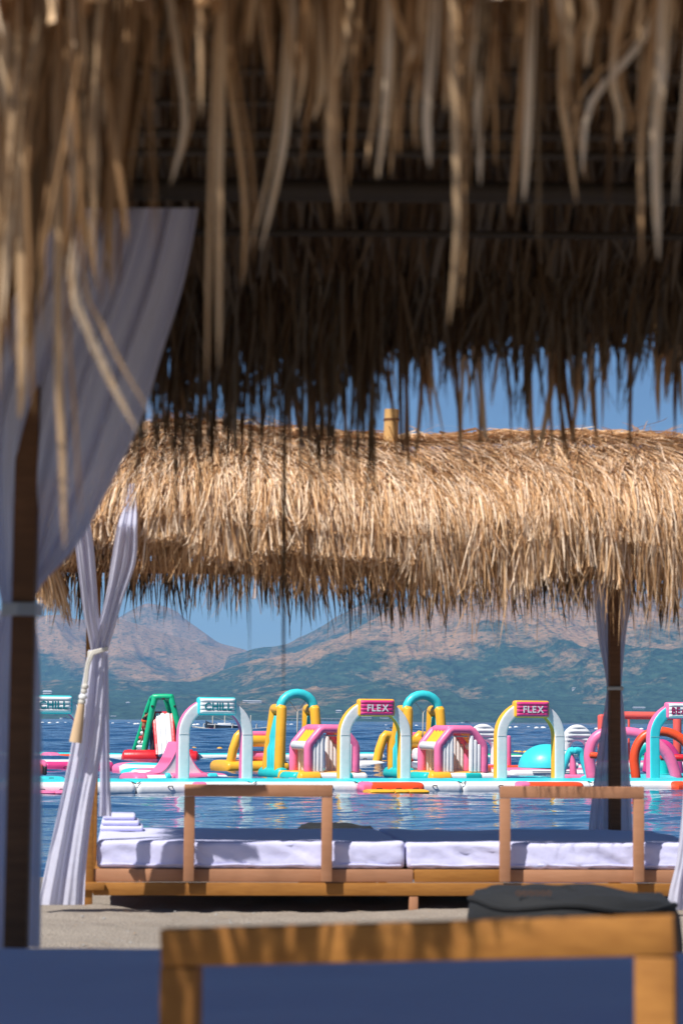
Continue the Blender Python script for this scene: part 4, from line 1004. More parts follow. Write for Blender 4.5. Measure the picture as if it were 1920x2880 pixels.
class Roof:
    """hipped thatch: local (a, b, z) frame; eave rectangle a0..a1 x b0..b1, ridge along a"""
    def __init__(s, P, a0, a1, b0, b1, ra0, ra1, zr, zs):
        s.P, s.a0, s.a1, s.b0, s.b1, s.ra0, s.ra1, s.zr = P, a0, a1, b0, b1, ra0, ra1, zr
        s.ts, s.zs = zs; s.rb = (b0 + b1) / 2
    def eave(s, side, f):
        if side == 'front': return s.a0 + (s.a1 - s.a0) * f, np.full_like(f, s.b0)
        if side == 'back': return s.a0 + (s.a1 - s.a0) * f, np.full_like(f, s.b1)
        if side == 'left': return np.full_like(f, s.a0), s.b0 + (s.b1 - s.b0) * f
        return np.full_like(f, s.a1), s.b0 + (s.b1 - s.b0) * f
    def surf(s, side, f, t, lift=0.0, drop_in=0.12):
        """t 0 ridge .. 1 eave, beyond 1 hangs down by (t-1) metres"""
        ea, eb = s.eave(side, f); ra = np.clip(ea, s.ra0, s.ra1); rb = np.full_like(ea, s.rb)
        tc = np.clip(t, 0, 1); a = ra + (ea - ra) * tc; b = rb + (eb - rb) * tc
        z = np.interp(tc, s.ts, s.zs) + lift * (1 - 0.5 * tc) + 0.05 * (vnoise(a * 1.3 + 7, b * 1.3) - 0.5) + 0.035 * np.sin(a * 2.1)
        hang = np.maximum(t - 1, 0); z = z - hang
        oa, ob = {'front': (0, -1), 'back': (0, 1), 'left': (-1, 0), 'right': (1, 0)}[side]
        k = lift * 0.9 * tc - np.minimum(hang, 0.4) * drop_in
        return s.P(a + oa * k, b + ob * k, z)
    def shell(s, parent, mat):
        for side in ('front', 'back', 'left', 'right'):
            f = np.linspace(0, 1, 60); t = np.linspace(0, 1, 16); F, T_ = np.meshgrid(f, t, indexing='ij')
            X = s.surf(side, F.ravel(), T_.ravel(), -0.03).reshape(60, 16, 3) - np.array(wloc(parent))
            o = grid_mesh('thatch_layer', X, mat, kind=None); o.parent = parent
    def strips(s, side, n, parent, mat, tlo=0.0, thi=1.0, Ls=(0.35, 0.7), w=(0.008, 0.022), lift=(0.0, 0.10), name='loose_thatch', run=1.7, k=6, hang_out=0.0, shade=(0.0, 1.0), wander=0.05, kind='stuff', fl=(0, 1), hmax=0.55, clump=0):
        f = fl[0] + npr.random(n) * (fl[1] - fl[0]); t0 = tlo + (thi - tlo) * npr.random(n); L = Ls[0] + (Ls[1] - Ls[0]) * npr.random(n); lf = lift[0] + (lift[1] - lift[0]) * npr.random(n)
        hm = hmax
        if clump:
            cf = fl[0] + npr.random(clump) * (fl[1] - fl[0]); ci = npr.integers(0, clump, n); f = np.clip(cf[ci] + npr.normal(0, 0.006, n), 0, 1); cl_ = npr.random(clump)
            L = L * (0.55 + 0.75 * cl_[ci])
        if side == 'front' and s.a0 > -1: hm = hmax * (0.45 + 0.75 * np.clip(f * 2.0, 0, 1)) * (0.55 + 0.8 * vnoise(f * 26 + 2, f * 0 + 3, 77))
        lf = lf + 0.09 * (vnoise(f * 34, t0 * 5, 21) - 0.5)
        df = (npr.normal(0, wander, n) + 0.5 * (vnoise(f * 9 + 3, t0 * 3.5, 5) - 0.5) * (1.15 - t0)) / (s.a1 - s.a0); cen = []
        ph = npr.random(n) * 6.28
        for i in range(k):
            u = i / (k - 1); t = t0 + u * L / run; over = np.maximum(t - 1, 0) * run; t = np.where(t > 1, 1 + np.minimum(over, hm), t)
            p = s.surf(side, np.clip(f + df * u, -0.01, 1.01), t, 0) ; q = s.surf(side, np.clip(f + df * u, -0.01, 1.01), t, 0.1)
            lift_u = (lf * (0.5 + 0.9 * u))[:, None] / 0.1
            p = p + (q - p) * lift_u
            p = p + 0.006 * np.stack([np.sin(ph + u * 5), np.cos(ph * 1.7 + u * 4), 0 * ph], -1) * (0.3 + u)
            cen.append(p)
        cen = np.stack(cen, 1)
        A = s.P(np.array([1.0]), np.array([0.0]), np.array([0.0]))[0] - s.P(np.array([0.0]), np.array([0.0]), np.array([0.0]))[0]
        Bv = s.P(np.array([0.0]), np.array([1.0]), np.array([0.0]))[0] - s.P(np.array([0.0]), np.array([0.0]), np.array([0.0]))[0]
        if side in ('left', 'right'): A, Bv = Bv, A
        sd = sides(n, A, Bv, 1.0); wd = w[0] + (w[1] - w[0]) * npr.random(n) ** 1.3
        return ribbons(name, cen, sd, wd, shade[0] + (shade[1] - shade[0]) * npr.random(n), mat, parent, kind)

def leaf_variants(n, mat, k=7):
    """unit leaves 1 m long hanging down -z, 1 m wide scaled later"""
    out = []
    for i in range(n):
        V = []; F = []; bx, by_ = rnd.uniform(-.10, .10), rnd.uniform(-.10, .10); c = rnd.uniform(-.06, .06); kink = rnd.random() < 0.25; kz = rnd.uniform(.35, .7)
        for j in range(k):
            u = j / (k - 1); w = np.interp(u, [0, .2, .8, 1], [.7, 1, .8, .12]) * 0.5
            x = bx * u * u + c * math.sin(u * 5); y = by_ * u * u
            if kink and u > kz: x += (u - kz) * bx * 5
            tw = rnd.uniform(-.15, .15) + i
            V += [(x, y, -u, -w), (x, y, -u, 0), (x, y, -u, w)]
        vs = [(a, b, z, q) for a, b, z, q in V]
        out.append(vs)
    return out
def leaf_object(name, pts, width, axis, mat, parent, shade, fold=0.25):
    """one leaf of its own through pts"""
    p = bez(pts, 3); ax = Vector(axis).normalized(); n = len(p); vs = []; fs = []; L = wloc(parent)
    for i, c in enumerate(p):
        u = i / (n - 1); w = width * 0.5 * float(np.interp(u, [0, .15, .7, .9, 1], [.85, 1, .85, .55, .1]))
        t = (p[min(i + 1, n - 1)] - p[max(i - 1, 0)]).normalized(); s_ = (ax - t * ax.dot(t)).normalized(); nn = t.cross(s_)
        vs += [c - s_ * w - L, c + nn * w * fold - L, c + s_ * w - L]
    for i in range(n - 1):
        q = i * 3; fs += [(q, q + 1, q + 4, q + 3), (q + 1, q + 2, q + 5, q + 4)]
    me = bpy.data.meshes.new(name); me.from_pydata([tuple(v) for v in vs], [], fs); me.materials.append(mat)
    me.polygons.foreach_set('use_smooth', [True] * len(fs))
    a_ = me.attributes.new('strip_shade', 'FLOAT', 'POINT'); a_.data.foreach_set('value', [shade] * len(vs)); me.update()
    return link(name, me, parent)

# ------------------------------------------------------------------ curtains
def curtain_mesh(rows, Y, folds, amp, nx=48, per=7, yoff=None, seed=0):
    """rows: (py, pxL, pxR) from top to bottom, hung Y metres out"""
    r = random.Random(seed); mb = MB()
    py = []; pl = []; pr_ = []
    P = bez([Vector((a, b, c)) for a, b, c in rows], per)
    W0 = max(p.z - p.y for p in P); ph = [r.uniform(0, 6.28) for _ in range(4)]
    for i, p in enumerate(P):
        v = i / (len(P) - 1); pinch = (p.z - p.y) / W0
        for j in range(nx + 1):
            u = j / nx
            ff = math.sin(u * folds * 2 * math.pi + ph[0] + 0.8 * math.sin(v * 3 + ph[1])) * 0.7 + 0.3 * math.sin(u * folds * 4.7 * math.pi + ph[2] + v * 2)
            d = amp * ff * (0.45 + 0.55 * min(1, pinch * 1.5)) + amp * 0.55 * (float(fbm(np.array([u * 9.0 + seed]), np.array([v * 5.0 + u * 3]), 3, seed)[0]) - 0.5)
            px = p.y + (p.z - p.y) * (u + 0.018 * math.sin(u * folds * 2 * math.pi + ph[3]))
            y0 = yoff(v) if yoff else 0
            mb.v.append(at(px, p.x, Y + y0 + d))
    n = nx + 1
    for i in range(len(P) - 1):
        for j in range(nx): q = i * n + j; mb.f.append((q, q + 1, q + n + 1, q + n)); mb.m.append(0)
    return mb

# ------------------------------------------------------------------ far cabana
F0 = atz(244, 2553, 0.0); ROT = R(5)
av = Vector((math.cos(ROT), math.sin(ROT), 0)); bvv = Vector((-math.sin(ROT), math.cos(ROT), 0))
def FL(v): return Vector((F0.x, F0.y, 0)) + av * v.x + bvv * v.y + Vector((0, 0, v.z))
def FLn(a, b, z): return np.stack([F0.x + av.x * a + bvv.x * b, F0.y + av.y * a + bvv.y * b, z + 0 * a], -1)
def fa(px, b=0.0, py=2300):                    # local a of a pixel column on depth line b
    k = at(px, py, 17).x / 17; o = Vector((F0.x, F0.y, 0)) + bvv * b
    return (k * o.y - o.x) / (av.x - k * av.y)
cab = thing('beach_cabana', 'thatched double daybed cabana with ochre frame by the water', 'cabana', (F0.x, F0.y, 0), 'thatched beach cabanas')
def part(name, lo, hi, mat, parent=cab, bev=0.006, T=FL):
    a = MB(); a.T = T; rbox(a, lo, hi, bev); return obj(name, a, mat, parent)
DEP = 2.15; A1 = 4.62
part('corner_post', (-0.035, -0.035, -0.25), (0.04, 0.04, 2.62), M['ochre'])
part('corner_post', (A1 - 0.04, -0.035, -0.25), (A1 + 0.035, 0.04, 2.62), M['ochre'])
part('corner_post', (-0.035, DEP - 0.04, -0.35), (0.04, DEP + 0.035, 2.62), M['ochre'])
ab = fa(1727, DEP + 0.05)
part('corner_post', (ab - 0.045, DEP + 0.01, -0.35), (ab + 0.045, DEP + 0.10, 2.62), M['darkwood'])
for b in (-0.05, DEP - 0.04): part('roof_beam', (-0.3, b + 0.1, 2.50), (A1 + 0.3, b + 0.18, 2.60), M['darkwood'])
part('bracket', (-0.06, -0.062, 0.125), (0.125, -0.037, 0.182), M['ochre'])
part('lower_rail', (0.045, -0.03, 0.088), (A1 - 0.045, 0.02, 0.178), M['ochre'])
for x0, x1, mt in ((0.045, fa(1163) - 0.003, 'tan'), (fa(1165), fa(1418), 'ochre'), (fa(1418) + 0.004, A1 - 0.045, 'tan')): part('apron_board', (x0, -0.012, 0.182), (x1, 0.03, 0.272), M[mt])
part('lower_rail', (0.045, DEP - 0.02, 0.088), (A1 - 0.045, DEP + 0.03, 0.27), M['ochre'])
part('bed_deck', (0.05, 0.035, 0.20), (A1 - 0.05, DEP - 0.03, 0.262), M['ochre'])
c0 = fa(1163); part('centre_leg', (c0 - 0.032, -0.025, -0.05), (c0 + 0.032, 0.03, 0.086), M['tan'])
part('centre_leg', (c0 - 0.032, DEP - 0.06, -0.1), (c0 + 0.032, DEP - 0.01, 0.086), M['tan'])
def guard(pa, pb, parent=cab):
    x0, x1 = fa(pa), fa(pb); w = 0.075; zt, zb = 0.872, 0.192; y0, y1 = -0.115, -0.065
    g = MB(); g.T = FL; rbox(g, (x0, y0, zt - 0.085), (x1, y1, zt), 0.005); g = obj('guard_frame', g, M['tan'], parent)
    a = MB(); a.T = FL; rbox(a, (x0, y0 + 0.001, zb), (x0 + w, y1 - 0.001, zt - 0.087), 0.005); obj('upright', a, M['tan'], g)
    a = MB(); a.T = FL; rbox(a, (x1 - w, y0 + 0.001, zb), (x1, y1 - 0.001, zt - 0.087), 0.005); obj('upright', a, M['tan'], g)
    for x in (x0 + w / 2, x1 - w / 2):
        a = MB(); a.T = FL; rbox(a, (x - 0.02, y1 + 0.001, zb + 0.015), (x + 0.02, -0.014, zb + 0.06), 0.002); obj('spacer', a, M['darkwood'], g)
guard(517, 931); guard(1399, 1801)
# roof
roofp = Roof(FLn, -0.42, A1 + 0.55, -0.72, DEP + 0.75, 0.62, A1 - 0.3, 3.46, ([0, 0.12, 0.35, 0.62, 0.82, 0.93, 1.0], [3.46, 3.44, 3.34, 3.16, 2.99, 2.85, 2.68]))
rf = bpy.data.objects.new('thatch_roof', None); col.objects.link(rf); rf.parent = cab
roofp.shell(rf, M['straw_core'])
roofp.strips('front', 20000, rf, M['thatch'], 0.02, 0.95, (0.25, 0.6), (0.004, 0.012), (0.0, 0.13), wander=0.10, hmax=0.16, shade=(0.15, 1.12))
roofp.strips('front', 7500, rf, M['thatch'], 0.6, 1.0, (0.35, 0.8), (0.004, 0.013), (0.0, 0.13), wander=0.09, hmax=0.42, clump=190, shade=(0.1, 1.1))
roofp.strips('front', 2600, rf, M['thatch'], 0.9, 1.06, (0.25, 0.75), (0.003, 0.010), (-0.12, 0.06), wander=0.14, hmax=0.70, shade=(0, 0.6), clump=240)
roofp.strips('front', 800, rf, M['thatch_shaded'], 0.85, 1.0, (0.35, 0.6), (0.006, 0.018), (-0.22, -0.04), wander=0.08, hmax=0.42, shade=(0, 0.5))
roofp.strips('front', 900, rf, M['thatch'], -0.02, 0.35, (0.3, 0.6), (0.006, 0.018), (0.02, 0.17), wander=0.5)
roofp.strips('left', 3600, rf, M['thatch'], 0.05, 1.0, (0.3, 0.7), (0.006, 0.017), (0.0, 0.11), wander=0.1, hmax=0.45, run=1.25)
roofp.strips('left', 700, rf, M['thatch'], 0.9, 1.0, (0.3, 0.6), (0.006, 0.018), (-0.15, 0.05), wander=0.1, hmax=0.5, run=1.25)
roofp.strips('right', 900, rf, M['thatch'], 0.05, 1.0, (0.3, 0.7), (0.01, 0.024), (0.0, 0.1), run=1.25)
roofp.strips('back', 2200, rf, M['thatch'], 0.0, 1.0, (0.4, 0.7), (0.01, 0.026), (0.0, 0.12))
roofp.strips('back', 900, rf, M['thatch_shaded'], 0.85, 1.0, (0.3, 0.6), (0.01, 0.02), (-0.2, 0.0))
# 290 leaves of the front slope each on its own
def far_leaf():
    f = npr.random(1); t0 = np.array([rnd.uniform(0.3, 0.95)]); L = rnd.uniform(0.35, 0.75); df = rnd.gauss(0, 0.012); lf = rnd.uniform(0.06, 0.125); pts = []
    for i in range(4):
        u = i / 3; t = t0 + u * L / 1.7; over = np.maximum(t - 1, 0) * 1.7; t = np.where(t > 1, 1 + np.minimum(over, 0.42), t)
        p = roofp.surf('front', f + df * u, t, lf * (0.8 + 0.3 * u))[0]; pts.append(Vector(p) + Vector((rnd.gauss(0, .002), rnd.gauss(0, .002), 0)))
    an = rnd.uniform(-0.7, 0.7); leaf_object('thatch_leaf', pts, rnd.uniform(0.007, 0.013), av * math.cos(an) + bvv * math.sin(an), M['thatch'], rf, rnd.uniform(0.25, 1.0))
for _ in range(290): far_leaf()
# ridge bundles lying along the top
n = 1300; a0 = 0.2 + npr.random(n) * (A1 - 0.3); cen = []
for i in range(5):
    u = i / 4 - 0.5
    cen.append(FLn(a0 + u * 0.5, roofp.rb + npr.normal(0, 0.17, n), 3.49 + 0.06 * npr.random(n) + 0.03 * np.sin(a0 * 2.1) - 0.08 * u * u))
cen = np.stack(cen, 1); cen[:, :, 1] = cen[:, 2:3, 1] + (cen[:, :, 1] - cen[:, 2:3, 1]) * 0.25
ribbons('ridge_thatch', cen, sides(n, (0, 1, 0), (0, 0, 1), 1.5), 0.008 + 0.014 * npr.random(n), 0.2 + 0.8 * npr.random(n), M['thatch'], rf)
n = 46; a0 = fa(1650) - 0.4 + npr.random(n) * 1.7; dirx = npr.normal(0, 0.10, n); cen = []
for i in range(4):
    u = i / 3; cen.append(FLn(a0 + dirx * u, roofp.rb - 0.25 + 0.0 * a0, 3.42 + 0.05 * np.sin(a0 * 9) + u * (0.06 + 0.16 * npr.random(n) * 0.6)))
ribbons('stray_stalks', np.stack(cen, 1), sides(n, (1, 0, 0), (0, 1, 0), 1.5), 0.006 + 0.006 * npr.random(n), npr.random(n), M['thatch'], rf)
pp = at(1095, 1215, 18.05); a = MB(); tube(a, [pp + Vector((0, 0, -0.2)), pp + Vector((0.01, 0, 0.0)), pp + Vector((0.014, 0, 0.17))], [0.058, 0.055, 0.054], 14, caps=False); fin = obj('ridge_stub', a, M['straw'], rf)
a = MB(); tube(a, [pp + Vector((0.012, 0, 0.085)), pp + Vector((0.012, 0, 0.10))], 0.059, 14, caps=False); obj('binding', a, M['darkwood'], fin)

# mattresses, towels
def mattress(a0, a1, b0, b1, z0, z1, label, T, seed, group, loc):
    nx, ny = 70, 34; r = 0.035; vs = []; fs = []
    def pt(u, v, top):
        a = a0 + (a1 - a0) * u; b = b0 + (b1 - b0) * v
        return a, b
    bm = bmesh.new(); bmesh.ops.create_cube(bm, size=1)
    for v in bm.verts: v.co = Vector(((v.co.x + .5) * (a1 - a0) + a0, (v.co.y + .5) * (b1 - b0) + b0, (v.co.z + .5) * (z1 - z0) + z0))
    bmesh.ops.bevel(bm, geom=list(bm.edges), offset=0.035, segments=3, profile=0.6, affect='EDGES')
    for ax, nn in ((0, 46), (1, 20), (2, 5)):
        lo = min(v.co[ax] for v in bm.verts); hi = max(v.co[ax] for v in bm.verts)
        for k in range(1, nn):
            no = [0, 0, 0]; no[ax] = 1; co = [0, 0, 0]; co[ax] = lo + 0.04 + (hi - lo - 0.08) * k / nn
            bmesh.ops.bisect_plane(bm, geom=bm.verts[:] + bm.edges[:] + bm.faces[:], plane_co=co, plane_no=no)
    rr = random.Random(seed)
    xs_ = np.array([v.co.x for v in bm.verts]); ys_ = np.array([v.co.y for v in bm.verts]); zs_ = np.array([v.co.z for v in bm.verts])
    w1 = fbm(xs_ * 3 + seed, zs_ * 9 + ys_ * 3, 4, seed) - 0.5; w2 = fbm((xs_ + zs_ * 1.2) * 9, (zs_ - ys_) * 4, 3, seed + 3, ridge=True) - 0.5
    for i, v in enumerate(bm.verts):
        mid = (v.co.z - z0) / (z1 - z0)
        v.co.z += 0.03 * w1[i] * mid; v.co.y += (0.05 * w2[i] + 0.03 * w1[i]) * (1 if v.co.y < (b0 + b1) / 2 else -1); v.co.x += 0.012 * w1[i]
    bm.verts.index_update(); mb = MB(); mb.T = T
    mb.add([v.co.copy() for v in bm.verts], [tuple(v.index for v in f.verts) for f in bm.faces]); bm.free()
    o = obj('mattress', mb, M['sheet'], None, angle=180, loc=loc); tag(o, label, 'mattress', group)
    hem = MB(); hem.T = T; pts = []
    tube(hem, [(a0 + 0.03 + (a1 - a0 - .06) * k / 24, b0 - 0.004 - 0.004 * math.sin(k * 2.2), z0 + 0.028 + 0.004 * math.sin(k * 1.3)) for k in range(25)], 0.006, 6); obj('piping', hem, M['sheet'], o)
    return o
aj = fa(1142)
mattress(0.065, aj - 0.008, 0.012, DEP - 0.06, 0.275, 0.468, 'white mattress on the left half of the waterside cabana', FL, 4, 'white mattresses on the cabanas', FL(Vector((1, 0.0, 0.27))))
mattress(aj + 0.008, A1 - 0.14, 0.012, DEP - 0.06, 0.275, 0.465, 'white mattress on the right half of the waterside cabana', FL, 9, 'white mattresses on the cabanas', FL(Vector((3, 0.0, 0.27))))
t = thing('folded_towel', 'small stack of folded white towels at left end of the bed', 'towel', FL(Vector((0.2, 1.6, 0.48))))
for k in range(3):
    a = MB(); a.T = FL; rbox(a, (0.07 + 0.01 * k, 1.45, 0.47 + 0.042 * k), (0.40 - 0.03 * k, 1.95, 0.51 + 0.042 * k), 0.018, 0, 3); obj('towel_fold', a, M['sheet'], t)

# curtain on the front left post
YC = 16.75
cu = thing('curtain', 'white curtain tied with a tasselled rope at left front post of waterside cabana', 'curtain', at(250, 2540, YC), 'white cabana curtains')
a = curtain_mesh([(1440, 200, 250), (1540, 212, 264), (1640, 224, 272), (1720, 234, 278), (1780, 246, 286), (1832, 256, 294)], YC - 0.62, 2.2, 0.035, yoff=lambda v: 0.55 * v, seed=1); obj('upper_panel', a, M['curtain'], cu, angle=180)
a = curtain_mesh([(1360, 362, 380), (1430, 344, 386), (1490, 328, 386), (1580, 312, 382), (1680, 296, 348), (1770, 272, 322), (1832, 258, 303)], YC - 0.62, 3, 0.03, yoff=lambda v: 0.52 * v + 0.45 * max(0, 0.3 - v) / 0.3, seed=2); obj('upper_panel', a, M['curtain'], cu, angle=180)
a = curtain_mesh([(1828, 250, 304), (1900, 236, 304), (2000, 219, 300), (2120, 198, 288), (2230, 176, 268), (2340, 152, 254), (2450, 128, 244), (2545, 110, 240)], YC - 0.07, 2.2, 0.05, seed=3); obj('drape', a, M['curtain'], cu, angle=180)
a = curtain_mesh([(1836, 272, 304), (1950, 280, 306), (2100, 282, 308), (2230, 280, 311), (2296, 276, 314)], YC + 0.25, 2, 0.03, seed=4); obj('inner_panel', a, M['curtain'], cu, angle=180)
tr = thing('curtain_tie', 'cream rope tie with knobs and a tan tassel on the left curtain', 'curtain tie', at(270, 1830, YC - 0.1))
a = MB(); YR = YC - 0.14
for k in range(3): tube(a, [at(249, 1836 + 5 * k, YR), at(262, 1832 + 4 * k, YR - 0.03), at(285, 1826 + 3 * k, YR - 0.03), at(303, 1820 + 3 * k, YR)], 0.009, 8)
obj('rope_wrap', a, M['rope'], tr)
a = MB()
for k, (dx) in enumerate((-3, 2)): tube(a, bez([at(262 + dx, 1836, YR - .03), at(248 + dx, 1870, YR - .03), at(243 + dx, 1910, YR - 0.03), at(240 + dx, 1928, YR - .03)], 4), 0.010, 8)
obj('rope_drop', a, M['rope'], tr)
for y, q in ((1931, 0.024), (1944, 0.022), (1960, 0.030), (1974, 0.026)):
    a = MB(); x = 240 - (y - 1930) * 0.20; c = at(x, y, YR - .03); tube(a, [c + Vector((0, 0, 0.008)), c - Vector((0, 0, 0.008))], q, 10); obj('knob', a, M['buoy_white'] if q > .029 else M['rope'], tr)
a = MB(); tube(a, [at(230, 1980, YR - .03), at(222, 2030, YR - .03), at(213, 2088, YR - .03)], [0.024, 0.034, 0.044], 14, caps=False); obj('tassel', a, M['tassel'], tr)
# curtain on the back right post
YB2 = FL(Vector((ab, DEP + 0.05, 0))).y
cu = thing('curtain', 'white curtain tied around the dark back right post of waterside cabana', 'curtain', at(1710, 2330, YB2), 'white cabana curtains')
a = curtain_mesh([(1600, 1665, 1775), (1700, 1672, 1770), (1800, 1682, 1758), (1880, 1698, 1750), (1934, 1706, 1746)], YB2 + 0.09, 5, 0.035, seed=5); obj('upper_panel', a, M['curtain'], cu, angle=180)
a = curtain_mesh([(1934, 1706, 1746), (1990, 1698, 1752), (2100, 1680, 1762), (2220, 1664, 1770), (2345, 1650, 1775)], YB2 + 0.09, 5, 0.035, seed=6); obj('drape', a, M['curtain'], cu, angle=180)
a = MB(); c = at(1726, 1936, YB2); vs = []
tube(a, [c + Vector((-0.062, -0.06, 0)), c + Vector((0, -0.075, 0)), c + Vector((0.062, -0.06, 0))], 0.016, 8); obj('tie_band', a, M['rope'], cu)
# curtain foot at the right front post
cu = curtain_mesh([(1900, 1944, 1990), (2100, 1930, 1990), (2300, 1916, 1990), (2420, 1902, 1995), (2500, 1884, 2000), (2560, 1874, 2010)], 16.9, 3, 0.04, seed=8)
tag(obj('curtain', cu, M['curtain'], None, angle=180, loc=at(1930, 2560, 16.9)), 'hem of a white curtain at the right edge beside the bed end', 'curtain', 'white cabana curtains')

# bits of blown straw and pebbles on the sand
n = 700; gx = npr.random(n) * 9 - 4; gy = 11.5 + npr.random(n) * 6.5; an = npr.random(n) * 6.28; ll = 0.02 + 0.08 * npr.random(n) ** 2; cen = []
for i in range(3):
    u = i / 2 - 0.5; xx = gx + np.cos(an) * ll * u; yy = gy + np.sin(an) * ll * u; cen.append(np.stack([xx, yy, ground_z(xx, yy) + 0.012], -1))
ribbons('blown_straw', np.stack(cen, 1), np.stack([-np.sin(an), np.cos(an), 0 * an], -1), 0.004 + 0.008 * npr.random(n), npr.random(n), M['thatch_mid'], None)
n = 420; px_ = npr.random(n) * 8 - 4; py_ = 11.5 + npr.random(n) * 6; pz = ground_z(px_, py_); a = MB()
for i in range(n):
    q = 0.004 + 0.012 * rnd.random() ** 3; c = Vector((px_[i], py_[i], pz[i] + q * 0.3))
    a.add([c + Vector((q, 0, 0)), c + Vector((0, q * .8, 0)), c + Vector((-q, 0, 0)), c + Vector((0, -q * .9, 0)), c + Vector((0, 0, q * .7))], [(0, 1, 4), (1, 2, 4), (2, 3, 4), (3, 0, 4)])
obj('pebbles', a, M['concrete'], None)['kind'] = 'stuff'

# ------------------------------------------------------------------ bean bags
def beanbag(px, py_top, Y, hw, label, rings=True):
    c = at(px, py_top, Y); gz = float(ground_z(np.array([c.x]), np.array([c.y]))[0]); h = c.z - gz
    t = thing('bean_bag', label, 'bean bag', (c.x, c.y, gz), 'charcoal bean bags on the sand')
    vs = []; fs = []; na = 40; prof = [(0.94, 0.0), (1.03, 0.15), (1.06, 0.4), (1.06, 0.65), (1.04, 0.82), (1.01, 0.91), (0.96, 0.965), (0.88, 0.99), (0.6, 1.0), (0.25, 1.0)]
    for i, (q, z) in enumerate(prof):
        for j in range(na):
            an = 2 * math.pi * j / na; w = 1 + 0.012 * math.sin(3 * an + i * .5) + 0.012 * math.sin(7 * an + i)
            sl_ = 1 - 0.03 * max(0, math.cos(an)) * (z > 0.5)
            vs.append((c.x + hw * q * w * math.cos(an), c.y + hw * q * w * math.sin(an), gz - 0.03 + h * z * sl_ + 0.012 * math.sin(5 * an + i * 2)))
    for i in range(len(prof) - 1):
        for j in range(na): fs.append((i * na + j, i * na + (j + 1) % na, (i + 1) * na + (j + 1) % na, (i + 1) * na + j))
    fs.append(tuple(range((len(prof) - 1) * na, len(prof) * na)))
    a = MB(); a.add(vs, fs); obj('bag', a, M['beanbag'], t, angle=180)
    a = MB(); tube(a, [Vector(vs[5 * na + j % na]) + Vector((0, 0, 0.005)) for j in range(na + 1)], 0.012, 6, caps=False); obj('piping', a, M['beanbag'], t)
    if rings:
        for k in range(6):
            x = 1457 + k * 17; d = at(x, 2512, Y - hw * 0.80)
            a = MB(); tube(a, [d + Vector((0.009 * math.cos(q), -0.008, 0.009 * math.sin(q))) for q in [2 * math.pi * i / 10 for i in range(11)]], 0.0018, 5, caps=False); obj('stitched_ring', a, M['darkwood'], t)
beanbag(1608, 2482, 10.4, 0.43, 'charcoal bean bag on the sand between the two cabanas')
beanbag(948, 2308, 23.2, 0.36, 'dark bean bag beyond the mattresses near the water', False)

# ------------------------------------------------------------------ near cabana
Nn = lambda a, b, z: np.stack([a + 0 * z, b + 0 * z, z + 0 * a], -1)
GZ = 0.12
nc = thing('beach_cabana', 'blurred thatched cabana in front with ochre guard frame across the bottom', 'cabana', (0, 5, GZ), 'thatched beach cabanas')
IDT = lambda v: v
def npart(name, lo, hi, mat, bev=0.006): 
    a = MB(); rbox(a, lo, hi, bev); return obj(name, a, mat, nc)
YP = 7.16
pa, pb = at(50, 2640, YP), at(52, 1750, YP)
a = MB(); bar(a, (at(38, 2900, YP).x, YP, GZ - 0.2), (at(38, 2640, YP).x + 0.02, YP, 2.95), 0.066, 0.066, (0, 1, 0)); obj('corner_post', a, M['darkwood'], nc)
npart('corner_post', (2.55, YP - .04, GZ - .2), (2.63, YP + .04, 2.95), M['darkwood'])
npart('corner_post', (-2.3, 4.98, GZ - .2), (-2.22, 5.06, 2.95), M['ochre']); npart('corner_post', (2.55, 4.98, GZ - .2), (2.63, 5.06, 2.95), M['ochre'])
npart('corner_post', (-2.3, YP - .04, GZ - .2), (-2.22, YP + .04, 2.95), M['ochre'])
npart('bed_deck', (-2.2, 5.08, 0.34), (2.54, YP - .06, 0.44), M['ochre']); npart('lower_rail', (-2.2, 5.02, 0.26), (2.54, 5.07, 0.44), M['ochre'])
for x in (-0.9, 0.9): npart('centre_leg', (x, 5.03, GZ - .1), (x + .07, 5.07, 0.258), M['ochre']); 
mattress(-2.15, 2.5, 5.09, YP - 0.05, 0.445, 0.675, 'wide white mattress in deep shade on the nearest cabana', IDT, 15, 'white mattresses on the cabanas', (0, 5.1, 0.44))
# guard frame, blurred, right end nearer
YA, YBn = 4.95, 4.68
q0, q1 = at(462, 2612, YA), at(1898, 2574, YBn)
dirv = (q1 - q0).normalized(); w = 0.077
g = MB(); bar(g, q0 - Vector((0, 0, 0.037)), q1 - Vector((0, 0, 0.037)), 0.05, 0.075); g = obj('guard_frame', g, M['ochre'], nc)
for q, sg_ in ((q0, 1), (q1, -1)):
    p = q + dirv * (0.038 * sg_); zt = p.z - 0.077
    a = MB(); bar(a, (p.x, p.y, 0.22), (p.x, p.y, zt), 0.048, w, (dirv.x, dirv.y, 0)); obj('upright', a, M['ochre'], g)
